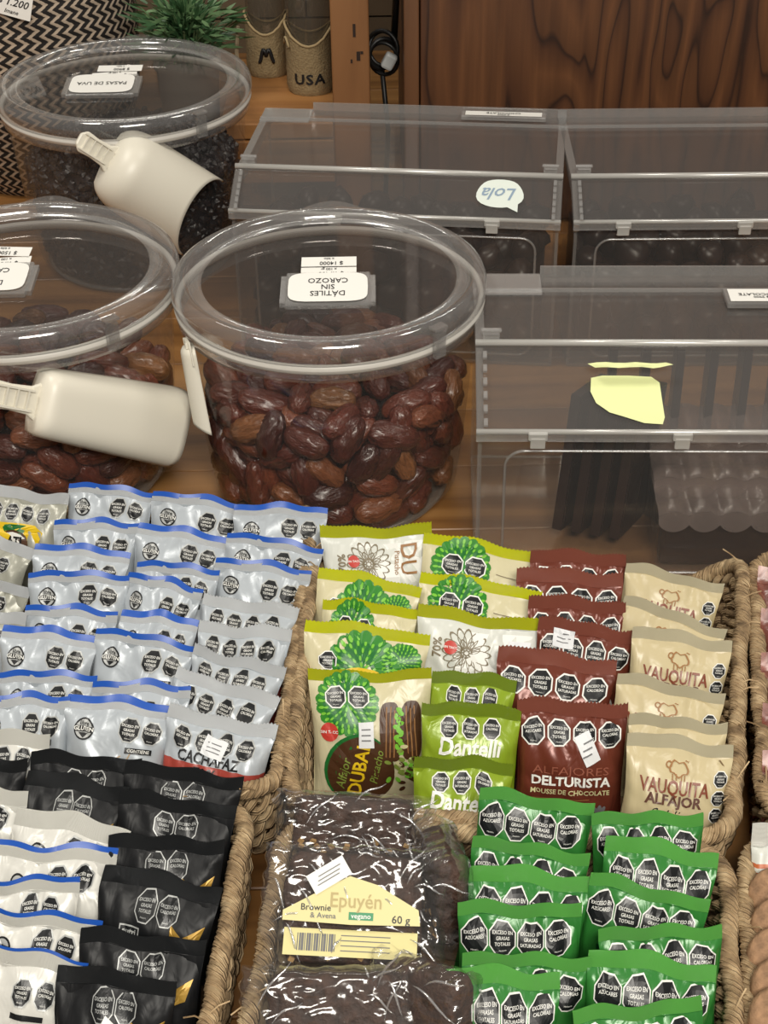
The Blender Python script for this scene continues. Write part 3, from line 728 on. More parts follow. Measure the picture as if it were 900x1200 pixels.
# price holder on the top right of bin C, bin A and bin B
def top_holder(B, px, py, zh, W_, D_, name='label_holder'):
    q = Matrix.LocRotScale(B.location, B.rotation_euler, None).inverted() @ at(px, py, zh)
    hd = empty(name, (q.x, q.y, zh + .0018)); hd.parent = B
    m = MB(); m.box((0, 0, .003), (W_, D_, .005)); bev(m.build('holder_block', EDGE, hd), .001)
    d = Deco(); d.rect(0, 0, W_ * 900, D_ * 800, WHITE, 0); d.text('CHOCOLATE', 0, -1, 4, INK, 2, 180); d.text('$ 9900', 0, 3.5, 3, INK, 2, 180)
    link('paper_label', d.tomesh('paper_label', lambda x, y, o_: (x, -y, .0056 + o_)), hd)
top_holder(bC, 890, 356, .175, .055, .026)
top_holder(bA, 590, 142, .175, .085, .014)

# chocolates in the rear bins
rnd = random.Random(11)
def truffle_mesh(s):
    bm = bmesh.new(); bmesh.ops.create_icosphere(bm, subdivisions=2, radius=.0165)
    for v in bm.verts: v.co *= 1 + .34 * noise.noise(v.co * 85 + Vector((s, 0, 0))); v.co.z *= .8
    me = bpy.data.meshes.new('chocolate'); bm.to_mesh(me); bm.free(); me.materials.append(CHOC)
    for p in me.polygons: p.use_smooth = True
    return me
TM = [truffle_mesh(s * 3.1) for s in range(3)]
def fill_bin(B, L, dep, top, n, label, group):
    mw = Matrix.LocRotScale(B.location, B.rotation_euler, None); placed = []
    for _ in range(9000):
        if len(placed) >= n: break
        x = rnd.uniform(.025, L - .025)
        if rnd.random() < .5: y = .028 + rnd.random() * .01; z = rnd.uniform(.018, top)
        else: y = rnd.uniform(.028, dep - .03); z = top + rnd.uniform(-.004, .008)
        p = Vector((x, y, z))
        if all((p - q).length > .0245 for q in placed): placed.append(p)
    for i, p in enumerate(placed):
        o = link('chocolate', TM[i % 3]); o.matrix_world = Matrix.LocRotScale(mw @ p, Euler((rnd.uniform(0, 6), rnd.uniform(0, 6), rnd.uniform(0, 6))), Vector((1, 1, 1)) * rnd.uniform(.85, 1.1)); tag(o, label, 'chocolate', group)
    m = MB(); m.box((L / 2, dep / 2 + .012, top / 2), (L - .03, dep - .06, top - .012)); o = m.build('chocolate_pile', CHOC); o.matrix_world = mw
    tag(o, 'dark mass of chocolates deep inside ' + group.split(' in ')[1], 'chocolates', None, 'stuff')
fill_bin(bA, LA, .2, .085, 95, 'lumpy dark chocolate in the bin behind the centre jar', 'chocolates in the rear middle bin')
fill_bin(bB, LB, .2, .088, 95, 'lumpy dark chocolate in the bin before the walnut cabinet', 'chocolates in the rear right bin')
# slabs in bin C
mwC = Matrix.LocRotScale(bC.location, bC.rotation_euler, None)
def slab_mesh(wd, ht, th):
    m = MB(); m.box((0, 0, ht / 2), (wd, th, ht))
    for i in range(2):
        for j in range(2): m.box(((i - .5) * wd / 2.1, -th / 2 - .0003, ht / 2 + (j - .5) * ht / 2.1), (wd / 2.3, .0006, ht / 2.3))
    return m.mesh('chocolate_slab', [CHOC], False)
SM = slab_mesh(.062, .115, .008)
for k in range(4):
    o = link('chocolate_slab', SM); o.matrix_world = mwC @ Matrix.LocRotScale(Vector((.083 + k * .015, .088 - k * .004, .006)), Euler((R(0), R(13), R(64))), Vector((1.1, 1, 1)))
    tag(o, 'dark chocolate slab leaning inside the nearest bin, %s of four from left' % ('first', 'second', 'third', 'fourth')[k], 'chocolate slab', 'leaning chocolate slabs')
for k in range(7):
    o = link('chocolate_slab', SM); o.matrix_world = mwC @ Matrix.LocRotScale(Vector((.115 + k * .027, .15, .006)), Euler((R(0), R(4), R(84))), Vector((.75, .8, 1.12)))
    tag(o, 'dark chocolate slab standing at the back of the nearest bin', 'chocolate slab', 'slabs standing at the back of the nearest bin')
SCAL = clear('tray_plastic', (.62, .56, .54), .09, .7, .15, haze=.3, hazec=(.55, .45, .43))
for k in range(3):
    x0 = .145; dx = .16; y0 = .022 + k * .036; zt = .058 + k * .008
    t = empty('scalloped_tray', mwC @ Vector((x0 + .08, y0 + .016, 0)), aC, 'clear scalloped tray of dark chocolate, %s row in the nearest bin' % ('front', 'middle', 'rear')[k], 'tray', 'scalloped chocolate trays')
    m = MB(); m.box((0, 0, zt / 2 - .002), (.155, .028, zt - .012)); bev(m.build('chocolate_block', CHOC, t), .003)
    m = MB(); nb = 7
    def f(u, v):
        a = u * nb; sc = abs(math.sin(a * PI)); x = (u - .5) * .165
        if v < .5: return (x, -.02 + v * .06, zt + .004 * sc - .002 + .002 * math.sin(v * 9))
        return (x, -.02 + v * .06, zt + .004 * sc)
    m.grid(f, nb * 10, 6)
    def g(u, v):
        a = u * nb; sc = abs(math.sin(a * PI)) ** .7; x = (u - .5) * .165; return (x, -.0205 - .003 * v, zt - .002 + .004 * sc - v * (.006 + .011 * sc))
    m.grid(g, nb * 10, 4); m.build('scalloped_lid', SCAL, t, True)
    m = MB(); m.box((0, 0, zt / 2 - .001), (.161, .034, zt - .006)); m.build('tray_body', FILM, t)

# ------------------------------------------------------------------ woven seagrass baskets
RZ = .066
def rrect(corners, rad, n=8, step=.004):
    """rounded quad path; corners in order"""
    P = []
    L = len(corners)
    for i in range(L):
        a = corners[i - 1]; b = corners[i]; c = corners[(i + 1) % L]
        d1 = (a - b).normalized(); d2 = (c - b).normalized()
        p1 = b + d1 * rad; p2 = b + d2 * rad
        for k in range(n + 1):
            q = k / n; P.append(p1 * (1 - q) ** 2 + b * 2 * q * (1 - q) + p2 * q * q)
    out = []
    for i in range(len(P)):
        a = P[i]; b = P[(i + 1) % len(P)]; m_ = max(1, int(round((b - a).length / step)))
        for k in range(m_): out.append(a.lerp(b, k / m_))
    return out
def rope_strands(path, R_, r_, pitch, ns, jig=.0012, seed=0, nseg=5, lumpy=.25):
    """helical strands wound round a closed path, one MB each"""
    L = len(path); cum = [0]
    for i in range(L): cum.append(cum[-1] + (path[(i + 1) % L] - path[i]).length)
    tot = cum[-1]; turns = round(tot / pitch); step = pitch / 9; n = int(tot / step); res = []
    for s in range(ns):
        pts = []; j = 0; uvs = []
        for k in range(n):
            d = k * tot / n
            while cum[j + 1] < d: j += 1
            q = (d - cum[j]) / max(1e-9, cum[j + 1] - cum[j]); p = path[j].lerp(path[(j + 1) % L], q)
            t = (path[(j + 1) % L] - path[j]).normalized(); up = Vector((0, 0, 1)); sd = t.cross(up).normalized(); up = sd.cross(t)
            a = 2 * PI * (turns * d / tot + s / ns); wob = Vector((noise.noise((p.x * 30, p.y * 30, seed)), noise.noise((p.y * 30, p.x * 30, seed + 5)), noise.noise((p.x * 25, p.y * 25, seed + 9)))) * jig * 2
            rr = R_ * (1 + .18 * noise.noise((d * 90, s * 3.3, seed)))
            pts.append(p + (sd * math.cos(a) + up * math.sin(a)) * rr + wob)
        m = MB(); m.tube(pts, lambda t_, s=s: r_ * (1 + lumpy * noise.noise((t_ * tot * 170, s * 7, seed))), nseg, closed=True)
        m.uv = [(k % nseg / nseg * 2, k // nseg * .25) for k in range(len(m.v))]
        res.append(m)
    return res
def basket(corners, label, seed, rad=.028, sag=0):
    c0 = sum(corners, Vector()) / len(corners)
    t = empty('seagrass_basket', (c0.x, c0.y, 0), 0, label, 'basket', 'woven seagrass baskets')
    rel = [c - Vector((c0.x, c0.y, 0)) for c in corners]
    path = rrect([Vector((p.x, p.y, RZ)) for p in rel], rad)
    if sag:
        br, bl = rel[2], rel[3]; ed = br - bl; nn = Vector((-ed.y, ed.x, 0)).normalized()
        for p in path:
            q = (Vector((p.x, p.y, 0)) - bl).dot(ed) / ed.length_squared; ds = abs((Vector((p.x, p.y, 0)) - bl).dot(nn))
            if 0 < q < 1: p.z -= sag * min(1, math.sin(PI * q) * 3) * max(0, 1 - ds / .03)
    for m in rope_strands(path, .0036, .0025, .0150, 4, seed=seed): m.build('rim_strand', GRASS, t, True)
    nc = 5
    for k in range(nc):
        z = - .012 - k * .0122; sc = 1 - .0 - (k + 1) * .012
        p2 = [Vector((p.x * sc, p.y * sc, max(.005, p.z + z * p.z / RZ))) for p in path]
        ms = rope_strands(p2[::2] if len(p2) % 2 == 0 else p2[::2][:-1], .0036, .0032, .021, 2, seed=seed + k + 1, nseg=4)
        mm = MB(); off = 0; mm.uv = []
        for q in ms: mm.add(q.v, q.f); mm.uv += q.uv
        mm.build('woven_course', GRASS, t, True)
    # inner lining wall and floor
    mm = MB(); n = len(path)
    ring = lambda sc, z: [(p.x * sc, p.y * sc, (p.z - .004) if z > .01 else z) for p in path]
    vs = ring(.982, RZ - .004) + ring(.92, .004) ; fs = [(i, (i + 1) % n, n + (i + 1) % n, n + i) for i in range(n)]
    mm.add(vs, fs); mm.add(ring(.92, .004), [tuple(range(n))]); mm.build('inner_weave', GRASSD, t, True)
    # stray fibres
    mm = MB(); rnd = random.Random(seed)
    for k in range(26):
        p = path[rnd.randrange(n)]; a = rnd.uniform(0, 6.28); mm.tube([p + Vector((0, 0, .004)), p + Vector((math.cos(a) * .006, math.sin(a) * .006, .009)), p + Vector((math.cos(a) * .012, math.sin(a) * .012, .011 + rnd.uniform(-.004, .004)))], .0005, 3)
    mm.build('loose_fibres', GRASS, t)['kind'] = 'stuff'
    return t
def C(px, py): q = at(px, py, RZ); return Vector((q.x, q.y, 0))
# order: front-left, front-right, back-right, back-left
B1 = [C(334, 948), C(858, 984), C(872, 648), C(370, 634)]
basket(B1, 'seagrass basket in the middle, holding rows of mixed alfajor packets', 10, sag=.030)
A1 = [C(-110, 878), C(322, 936), C(368, 592), C(-70, 566)]
basket(A1, 'seagrass basket at upper left, full of silver and blue packets', 20, sag=.02)
D1 = [C(-190, 1330), C(212, 1370), C(292, 944), C(-110, 908)]
basket(D1, 'seagrass basket at lower left, holding black and white packets', 30)
C1 = [C(262, 1350), C(868, 1385), C(850, 996), C(338, 962)]
basket(C1, 'seagrass basket at bottom centre, holding brownies and green packets', 40)
E1 = [C(898, 962), C(1250, 985), C(1220, 655), C(884, 652)]
basket(E1, 'seagrass basket cut off by the right edge, beside the cream packets', 50)
F1 = [C(888, 1385), C(1300, 1410), C(1250, 1000), C(872, 984)]
basket(F1, 'seagrass basket at the bottom right corner, with a white packet', 60)

# ------------------------------------------------------------------ packets
SILVER = wrap('silver_film', (178, 185, 191), .34, .12, .25); SILVERS = seam_mat('silver_seam', (224, 228, 231), .34, .1)
BLUE = plain('blue_edge', (24, 80, 172), .35)
WHITEF = wrap('white_film', (212, 211, 204), .35, .08); WHITES = seam_mat('white_seam', (228, 227, 218), .35)
REDB = wrap('red_film', (158, 66, 56), .35, .05)
BLACKF = wrap('black_film', (20, 21, 23), .46, 0, .25); BLACKF.node_tree.nodes['Principled BSDF'].inputs['Specular IOR Level'].default_value = .3; BLACKS = seam_mat('black_seam', (28, 30, 32), .35)
GOLD = plain('gold_print', (168, 132, 52), .4, .3); SILVP = plain('silver_print', (178, 180, 178), .4, .2)
CREAM = wrap('cream_film', (204, 196, 160), .33, .0, .3); CREAMS = seam_mat('cream_seam', (210, 200, 168), .35)
CREAMD = wrap('cream_tan_film', (196, 182, 144), .33, .0, .3)
YEL = seam_mat('yellow_seam', (222, 226, 30), .25); YELD = plain('yellow_edge', (206, 212, 40), .3)
LEAF1 = plain('print_green', (44, 126, 34), .35); LEAF2 = plain('print_light_green', (118, 188, 58), .35); LEAF3 = plain('print_deep_green', (28, 104, 44), .35)
PALE = wrap('pale_film', (210, 212, 204), .33, 0, .3)
BROWNP = plain('print_brown', (74, 46, 26), .4); PIST = plain('print_pistachio', (122, 140, 58), .5)
LIME = wrap('lime_film', (134, 158, 38), .28, .05, .35); LIMES = seam_mat('lime_seam', (124, 148, 34), .3)
BROWN = wrap('brown_film', (108, 52, 38), .28, .15, .45); BROWNS = seam_mat('brown_seam', (150, 84, 68), .28, .15)
GREEN = wrap('green_film', (48, 120, 50), .28, .05, .4); GREENS = seam_mat('green_seam', (100, 184, 82), .3); GREEND = plain('print_dark_green', (18, 66, 36), .35)
REDP = plain('print_red', (190, 60, 50), .4); ORNG = plain('print_orange', (196, 100, 50), .4); GOLDY = plain('print_yellow', (226, 190, 30), .4); OLIVEL = plain('print_line', (120, 108, 84), .5)
TANP = plain('print_tan', (150, 106, 60), .5); DKTXT = plain('print_sepia', (92, 56, 44), .4)

def surf(W, Hh, T, boxy, seam, seed, wav, curl, wr=1.0):
    sv = seam / Hh
    def th(a, b):
        u = max(-1, min(1, a / (W / 2))); v = b / Hh
        if v <= sv or v >= 1 - sv * .8: g = 0
        else:
            q = (v - sv) / (1 - 1.8 * sv); q = max(0, min(1, q)); g = (math.sin(PI * q)) ** (.85 if boxy > .35 else .6)
        return (max(0, 1 - abs(u) ** 2.6)) ** boxy * g, g
    def S(a, b, off=0, front=True):
        k, g = th(a, b); u = a / (W / 2); v = b / Hh
        x = a * (1 - .07 * g + .02 * noise.noise((b * 40, seed, 1)))
        n1 = noise.noise((a * 55 + seed, b * 38, seed)); n2 = abs(noise.noise((a * 85 - b * 45 + seed * 3, b * 30 + a * 30, seed + 4)))
        t = k * T * (1 + .12 * n1) - wr * (.0032 * (.35 - n2)) * min(1, g * 1.3) * min(1, k * 3) - wr * .0022 * n1 * (1 if g > 0 else .3)
        # folds that fan out under the seam
        fan = math.exp(-max(0, v - sv) * 9) * (1 if v > sv else 0)
        t += wr * .0017 * fan * math.sin(u * 11 + 4 * n1 + seed)
        sw = max(0, 1 - v / (sv * 3.2)); y0 = wav * sw * math.sin(u * 2.4 + seed) + wav * .5 * sw * math.sin(u * 5.5 + seed * 2) + (curl + .004 * math.sin(seed * 2.9)) * sw * sw
        z = -b + sw * .0016 * math.sin(u * 3.1 + seed * 1.7) + sw * .0009 * math.sin(u * 7 + seed)
        return (x, y0 - (t + off if front else -t * .75), z)
    return S
def onsurf(S, x, y, o_):
    p = Vector(S(x, y)); e = .0012
    n = (Vector(S(x + e, y)) - Vector(S(x - e, y))).cross(Vector(S(x, y + e)) - Vector(S(x, y - e)))
    if n.y > 0: n = -n
    return p + n.normalized() * o_
class Kind: pass
def kind(name, W, Hh, T, boxy, seam, mats, region, seam_region, deco, wav=.003, curl=.007, serr=.0, wr=1.0):
    k = Kind(); k.name = name; k.W = W; k.H = Hh; k.T = T; k.boxy = boxy; k.seam = seam; k.mats = mats; k.region = region; k.sr = seam_region; k.deco = deco
    k.wav = wav; k.curl = curl; k.serr = serr; k.wr = wr; k.cache = {}; return k
def pack_meshes(k, var):
    if var in k.cache: return k.cache[var]
    S = surf(k.W, k.H, k.T, k.boxy, k.seam, var * 7.3 + len(k.name) * 1.1, k.wav, k.curl, k.wr)
    nu, nv = 30, 34
    body = MB()
    def strip(mb, b0, b1, nv, regf, front, nu=nu, serr=0):
        o = len(mb.v)
        for j in range(nv + 1):
            for i in range(nu + 1):
                a = (i / nu - .5) * k.W; b = b0 + (b1 - b0) * j / nv
                p = S(a, b, 0, front)
                if serr and j == 0 and i % 2: p = (p[0], p[1], p[2] - serr)
                if mb is seam_ and not front: p = (p[0], p[1] + .0005, p[2])
                mb.v.append(p); mb.uv.append((i / nu * 4, (b / k.seam if mb is seam_ else b / k.H) * 4))
        for j in range(nv):
            for i in range(nu):
                q = o + j * (nu + 1) + i; f = (q, q + nu + 1, q + nu + 2, q + 1); mb.f.append(f if front else f[::-1])
                mb.m.append(regf(((i + .5) / nu - .5) * 2, (b0 + (b1 - b0) * (j + .5) / nv) * 1000))
    body.uv = []; seam_ = MB(); seam_.uv = []
    strip(body, k.seam, k.H, nv, k.region, True); strip(body, k.seam, k.H, 12, k.region, False)
    strip(seam_, 0, k.seam, 6, k.sr, True, 60, k.serr); strip(seam_, 0, k.seam, 3, k.sr, False, 60, k.serr)
    res = [('wrapper', body.mesh('wrapper', k.mats, True)), ('top_seam', seam_.mesh('top_seam', k.mats, True))]
    d = Deco(); k.deco(d, var)
    if d.items: res.append(('print', d.tomesh('print', lambda x, y, o_: onsurf(S, x, y, o_))))
    k.cache[var] = res; return res
def row_octas(d, xs, y, r, **kw):
    L = [('EXCESO EN', 'AZÚCARES'), ('EXCESO EN', 'GRASAS', 'TOTALES'), ('EXCESO EN', 'GRASAS', 'SATURADAS'), ('EXCESO EN', 'CALORÍAS')]
    for i, x in enumerate(xs): d.octa(x, y, r, lines=L[(i + (4 - len(xs))) % 4] if len(xs) > 2 else L[2 * i + 1], **kw)
# --- printed designs
def d_blue(d, var):
    row_octas(d, [8, 22], 15.5 + (var % 2) * 2, 6.9, border=SILVP)
    for x, y in ((-20, 17.5),):
        d.ell(x, y, 6.2, 6.2, INKP, 1); d.ell(x, y, 5.2, 5.2, SILVP, 2); d.rect(x, y, 10, 3.2, INKP, 3); d.text('libre', x, y - 3, 2.4, INKP, 3, bold=.02); d.text('GLUTEN', x, y, 2.2, WHITEP, 4, bold=.02)
        d.poly([(x - 3, y + 2), (x + 3, y + 2), (x, y + 5)], INKP, 3)
    d.rect(16, 26.5, 17, 3.6, INKP, 1); d.text('CONTIENE', 16, 26.5, 2, WHITEP, 2)
def d_red(d, var):
    row_octas(d, [-22, -8, 6, 20], 14.5, 6.4, border=SILVP)
    d.text('CACHAFAZ', -2, 24, 6.2, INKP, 2, bold=.03, wid=42); d.text('70%', -3, 32.5, 6.5, INKP, 2, bold=.02)
    if var == 9: d.sticker(0, 17, 15, 10, 10)
def d_gy(d, var):
    row_octas(d, [-24, -9.5, 4.5], 17, 6.2, border=SILVP); d.octa(19, 17, 6.2, border=SILVP)
    d.poly([(-24, 24), (14, 24), (22, 29), (16, 47), (-28, 47), (-32, 29)], GOLDY, 1); d.poly([(-17, 25), (8, 25), (2, 33), (-12, 33)], LEAF3, 2)
    d.ell(-5, 39, 15, 10, BROWNP, 3); d.ell(-5, 40, 13.5, 9.5, WHITEP, 4); d.text('PATI', -5, 37, 6, INKP, 5, bold=.04)
def bird(d, x, y, s, mat=GOLD):
    d.poly([(x - 10 * s, y - 6 * s), (x - 2 * s, y - 1 * s), (x + 1 * s, y + 7 * s), (x - 9 * s, y + 4 * s)], mat, 1); d.poly([(x - 2 * s, y + 0 * s), (x + 12 * s, y - 7 * s), (x + 9 * s, y + 4 * s), (x + 0 * s, y + 7 * s)], mat, 1)
def d_black(d, var):
    row_octas(d, [-6, 9], 15, 7.6, border=SILVP, bw=.09, lc=SILVP)
    bird(d, 23, 26, 1.0); 
    if var % 2 == 0:
        d.rect(-14, 30, 14, 11, SILVP, 1); d.rect(-14, 30, 12.4, 9.4, INKP, 2); d.text('nutri', -14, 28, 3.6, SILVP, 3, bold=.03); d.text('COOK', -14, 32, 3.4, SILVP, 3, bold=.03)
    if var == 4: d.sticker(2, 27, 18, 10, 30, WHITEP)
def d_white(d, var):
    row_octas(d, [6, 21], 16, 7, border=SILVP)
    d.ell(-18, 20, 5.5, 5.5, INKP, 1); d.ell(-18, 20, 4.4, 4.4, SILVP, 2); d.rect(-18, 20, 8.5, 2.6, INKP, 3); d.rect(10, 36, 24, 2, GREYINK, 1)
def d_badge(d, var):
    row_octas(d, [6, 21], 20, 7, border=SILVP); d.rect(12, 31, 22, 3, INKP, 1)
    d.ell(-14, 58, 20, 20, INKP, 1); d.text('ARTESANAL', -10, 43, 3.4, WHITEP, 3, rot=-22); d.ell(-14, 60, 13.5, 13.5, plain('badge_blue', (32, 44, 70)), 2)
    d.ell(-20, 58, 7, 10, ORNG, 3, 20); d.ell(-7, 60, 7, 9, ORNG, 3, -10); d.sticker(-22, 34, 22, 16, 35, WHITEP)
def mandala(d, cx, cy, r, lay=1):
    d.radial(cx, cy, lambda a: (r * (1 + .1 * abs(math.sin(a * 9))) * math.cos(a), r * (1 + .1 * abs(math.sin(a * 9))) * math.sin(a)), LEAF1, lay, 72, 3)
    for ring, (rr, n, s, mt) in enumerate(((.98, 30, .09, LEAF1), (.9, 26, .10, LEAF2), (.74, 22, .11, LEAF3), (.74, 22, .075, LEAF2), (.55, 17, .12, LEAF3), (.55, 17, .07, LEAF2), (.36, 12, .11, LEAF3), (.36, 12, .07, LEAF2), (.18, 7, .08, LEAF2))):
        for k in range(n):
            a = 2 * PI * (k + (ring % 2) * .5) / n; d.ell(cx + rr * r * math.cos(a), cy + rr * r * math.sin(a), r * s, r * s * .5, mt, lay + 1 + (ring % 2), math.degrees(a), 8, 1, 0.45 if ring in (0,) else 0)
def d_dseal(d, var):
    mandala(d, -12, 19, 17); [d.items.extend(_o(-17 + 14 * i, 18, 6.9)) for i in range(2)]
    d.rect(18, 20, 16, .5, OLIVEL, 1, 8)
def _o(x, y, r):
    q = Deco(); q.octa(x, y, r); return [(v, f, m, l + 3) for v, f, m, l in q.items]
def d_dmand(d, var):
    mandala(d, 0, 27, 21); mandala(d, 22, 20, 11)
    for q in _o(-21, 23, 6): d.items.append(q)
    d.radial(0, 42, lambda a: (22 * math.cos(a), 17 * math.sin(a)), GOLDY, 6, 30, 3); d.radial(0, 43, lambda a: (20 * math.cos(a), 15.5 * math.sin(a)), BROWNP, 7, 30, 3)
    d.text('I', 0, 33, 8, GOLDY, 8, rot=90, bold=.03)
def d_dwhite(d, var):
    d.rect(10, 30, 44, 36, WHITEP, 0)
    for k in range(16):
        a = 2 * PI * k / 16; d.ell(-6 + 9 * math.cos(a), 26 + 9 * math.sin(a), 6.5, 2.6, OLIVEL, 1, math.degrees(a), 12, 1, .82)
        if k % 2: d.ell(-6 + 5 * math.cos(a), 26 + 5 * math.sin(a), 4, 2, OLIVEL, 2, math.degrees(a), 10, 1, .8)
    d.ell(-16, 24, 4, 4, REDP, 3); d.text('SIN TACC', -16, 24, 1.3, WHITEP, 4, bold=.02); d.text('70%', -24, 25, 5, OLIVEL, 2, rot=90, bold=.03)
    if var % 2 == 0: d.text('DU', 21, 24, 11, TANP, 3, rot=-90, bold=.01); d.text('Pistacho', 13.5, 26, 3.6, TANP, 3, rot=-90)
    else: d.sticker(25, 22, 13, 12, 0)
def d_dfront(d, var):
    mandala(d, -14, 20, 18)
    for i in range(2): d.items.extend(_o(-21 + 14 * i, 16, 6.9))
    d.ell(-26, 37, 5.6, 6, REDP, 4); d.text('SIN TACC', -26, 37, 1.7, WHITEP, 5, bold=.02)
    d.radial(-8, 63, lambda a: (22 * math.cos(a), 25 * math.sin(a)), LEAF3, 3, 30, 3); d.radial(-7, 64, lambda a: (21 * math.cos(a), 24 * math.sin(a)), BROWNP, 4, 30, 3)
    d.text('DUBAI', -8, 63, 8.5, GOLDY, 6, rot=78, bold=.02, wid=34); d.text('Alfajor', -18, 65, 5.5, PIST, 6, rot=78, shear=.3); d.text('Pistacho', 3, 61, 5, PIST, 6, rot=78, shear=.3)
    for (cx, cy, rt) in ((12, 38, 6), (25, 38, -8)):
        d.radial(cx, cy, lambda a: (6.5 * math.copysign(abs(math.cos(a)) ** .6, math.cos(a)), 19 * math.copysign(abs(math.sin(a)) ** .6, math.sin(a))), BROWNP, 4, 24, 3)
        for q in (-2.5, 0, 2.5): d.rect(cx + q, cy, .7, 32, TANP, 5, rt * .3, 1, 6)
    for k in range(14): d.ell(17.5 + 1.6 * math.sin(k * 2.1), 24 + k * 2.1, 2.2, 1.5, LEAF2, 5, k * 40, 8, 1)
    rn = random.Random(4)
    for k in range(44): d.ell(22 + rn.gauss(0, 6), 62 + rn.gauss(0, 6), 2.4, 1.4, (LEAF2, PIST, CREAMP, BROWNP)[k % 4], 6 + k % 3, rn.uniform(0, 180), 8, 1)
    d.sticker(-3, 39, 9.5, 16, 0, TAGP, 9)
CREAMP = plain('print_cream', (206, 200, 150), .5)
def d_lime(d, var):
    row_octas(d, [-13.5, 0, 13.5], 13.8, 6)
    d.text('Dantelli', 0, 24.3, 9.5, WHITEP, 3, bold=.025, shear=.12, wid=40)
    if var == 0: d.poly([(-10, 34), (6, 30), (16, 35), (-4, 38)], TAGP, 4)
    d.ell(0, 50, 12, 7, BROWNP, 1); d.ell(-4, 48, 6, 3.5, TANP, 2)
def d_brown(d, var):
    row_octas(d, [-25, -8.5, 8, 24.5], 19, 8)
    d.text('ALFAJORES', 0, 41, 5, plain('dull_red', (140, 80, 62), .4), 3, bold=.0, wid=50); d.text('DELTURISTA', 0, 48, 5.8, WHITEP, 3, bold=.03, wid=52); d.text('MOUSSE DE CHOCOLATE', 0, 55, 3.2, CREAMP, 3, bold=.02, wid=52)
    for k in range(3): d.rect(-6, 60 + 2.6 * k, 38, .5, TANP, 2)
    for a in (-40, 0, 40): d.ell(20 + 3 * math.sin(R(a)), 69 - 2 * math.cos(R(a)), 1.5, 3.4, GREYINK, 3, a)
    if var == 0: d.sticker(10, 27, 10, 19, -27)
    if var == 1: d.sticker(-16, 13, 15, 11, 0)
def d_cream(d, var):
    d.radial(0, 15, lambda a: (6.5 * math.cos(a), 3.6 * math.sin(a) * (1 + .25 * math.sin(5 * a))), TANP, 2, 24, 1, .82)
    for x in (-4, -1.5, 2, 4): d.rect(x, 19, .7, 3, TANP, 2)
    d.text('~', 5, 10.5, 3, TANP, 2); d.ell(-6.5, 13.5, 2.2, 1.8, TANP, 2, 0, 10, 1, .6)
    d.text('VAUQUITA', -2, 25, 8, plain('print_rust', (128, 66, 44), .4), 3, bold=.02, wid=46); d.text('ALFAJOR', -2, 32.5, 6, DKTXT, 3, bold=.03, wid=38)
    d.text('Sublime', -2, 41.5, 7, INKP, 3, shear=.45, bold=-.005, wid=33)
    for k in range(3): d.octa(27.5, 18 + 10.5 * k, 4.9)
def d_green(d, var):
    o = (var % 3 - 1) * 1.5
    d.poly([(-26, 34), (0, 30), (26, 34), (20, 60), (-20, 60)], GREEND, 0)
    row_octas(d, [-26 + o, -9 + o, 8 + o, 25 + o], 16, 8.8, bw=.085)
    d.text('Alfajor', 0, 38, 9, WHITEP, 2, shear=.3)
nr = lambda u, b: 0
KB = kind('silver_blue', .068, .082, .0135, .42, .0075, [SILVER, SILVERS, BLUE], nr, lambda u, b: 2 if b < 3.3 else 1, d_blue, .0022, .006, wr=1.3)
KR = kind('silver_red', .070, .074, .0145, .30, .0078, [SILVER, SILVERS, REDB], lambda u, b: 2 if b > 27.5 else 0, lambda u, b: 1, d_red, .0022, .006, .0010, 1.4)
KG = kind('gy', .075, .082, .012, .45, .008, [wrap('grey_beige_film', (168, 168, 156), .34, .15), SILVERS], nr, lambda u, b: 1, d_gy, .003, .006, wr=1.2)
KK = kind('black', .078, .088, .012, .45, .0075, [BLACKF, BLACKS], nr, lambda u, b: 1, d_black, .0025, .006)
KW = kind('white_blue', .078, .084, .0125, .42, .008, [WHITEF, WHITES, BLUE], nr, lambda u, b: 2 if b < 3 else 1, d_white, .0025, .006, wr=1.2)
KP = kind('white_plain', .076, .084, .0125, .42, .009, [WHITEF, WHITES], nr, lambda u, b: 1, d_white, .0025, .006, wr=1.2)
KM = kind('white_badge', .084, .090, .0125, .42, .009, [WHITEF, WHITES, BLUE], nr, lambda u, b: 2 if b < 2 else 1, d_badge, .0025, .006)
KDS = kind('dub_seal', .072, .085, .013, .42, .0075, [CREAM, YEL], nr, lambda u, b: 1, d_dseal, .0025, .006, .0009)
KDM = kind('dub_mand', .072, .085, .013, .42, .0075, [CREAM, YEL], nr, lambda u, b: 1, d_dmand, .0025, .006, .0009)
KDW = kind('dub_white', .074, .085, .013, .42, .0085, [PALE, seam_mat('olive_seam', (196, 200, 32), .25)], nr, lambda u, b: 1, d_dwhite, .003, .006, .0009)
KDF = kind('dub_front', .074, .094, .013, .42, .007, [CREAM, seam_mat('olive_seam', (196, 200, 32), .25)], nr, lambda u, b: 1, d_dfront, .0015, .004, .0005, .6)
KL = kind('lime', .062, .078, .0135, .42, .0075, [LIME, LIMES], nr, lambda u, b: 1, d_lime, .002, .006, .0006)
KN = kind('brown', .070, .086, .013, .42, .0095, [BROWN, BROWNS], nr, lambda u, b: 1, d_brown, .002, .006, .0013, 1.1)
KC = kind('cream', .068, .080, .0135, .42, .0065, [CREAMD, CREAMS], nr, lambda u, b: 1, d_cream, .0025, .006, .0, .9)
KV = kind('green', .074, .090, .013, .42, .0065, [GREEN, GREENS], nr, lambda u, b: 1, d_green, .0025, .006, .0, 1.1)

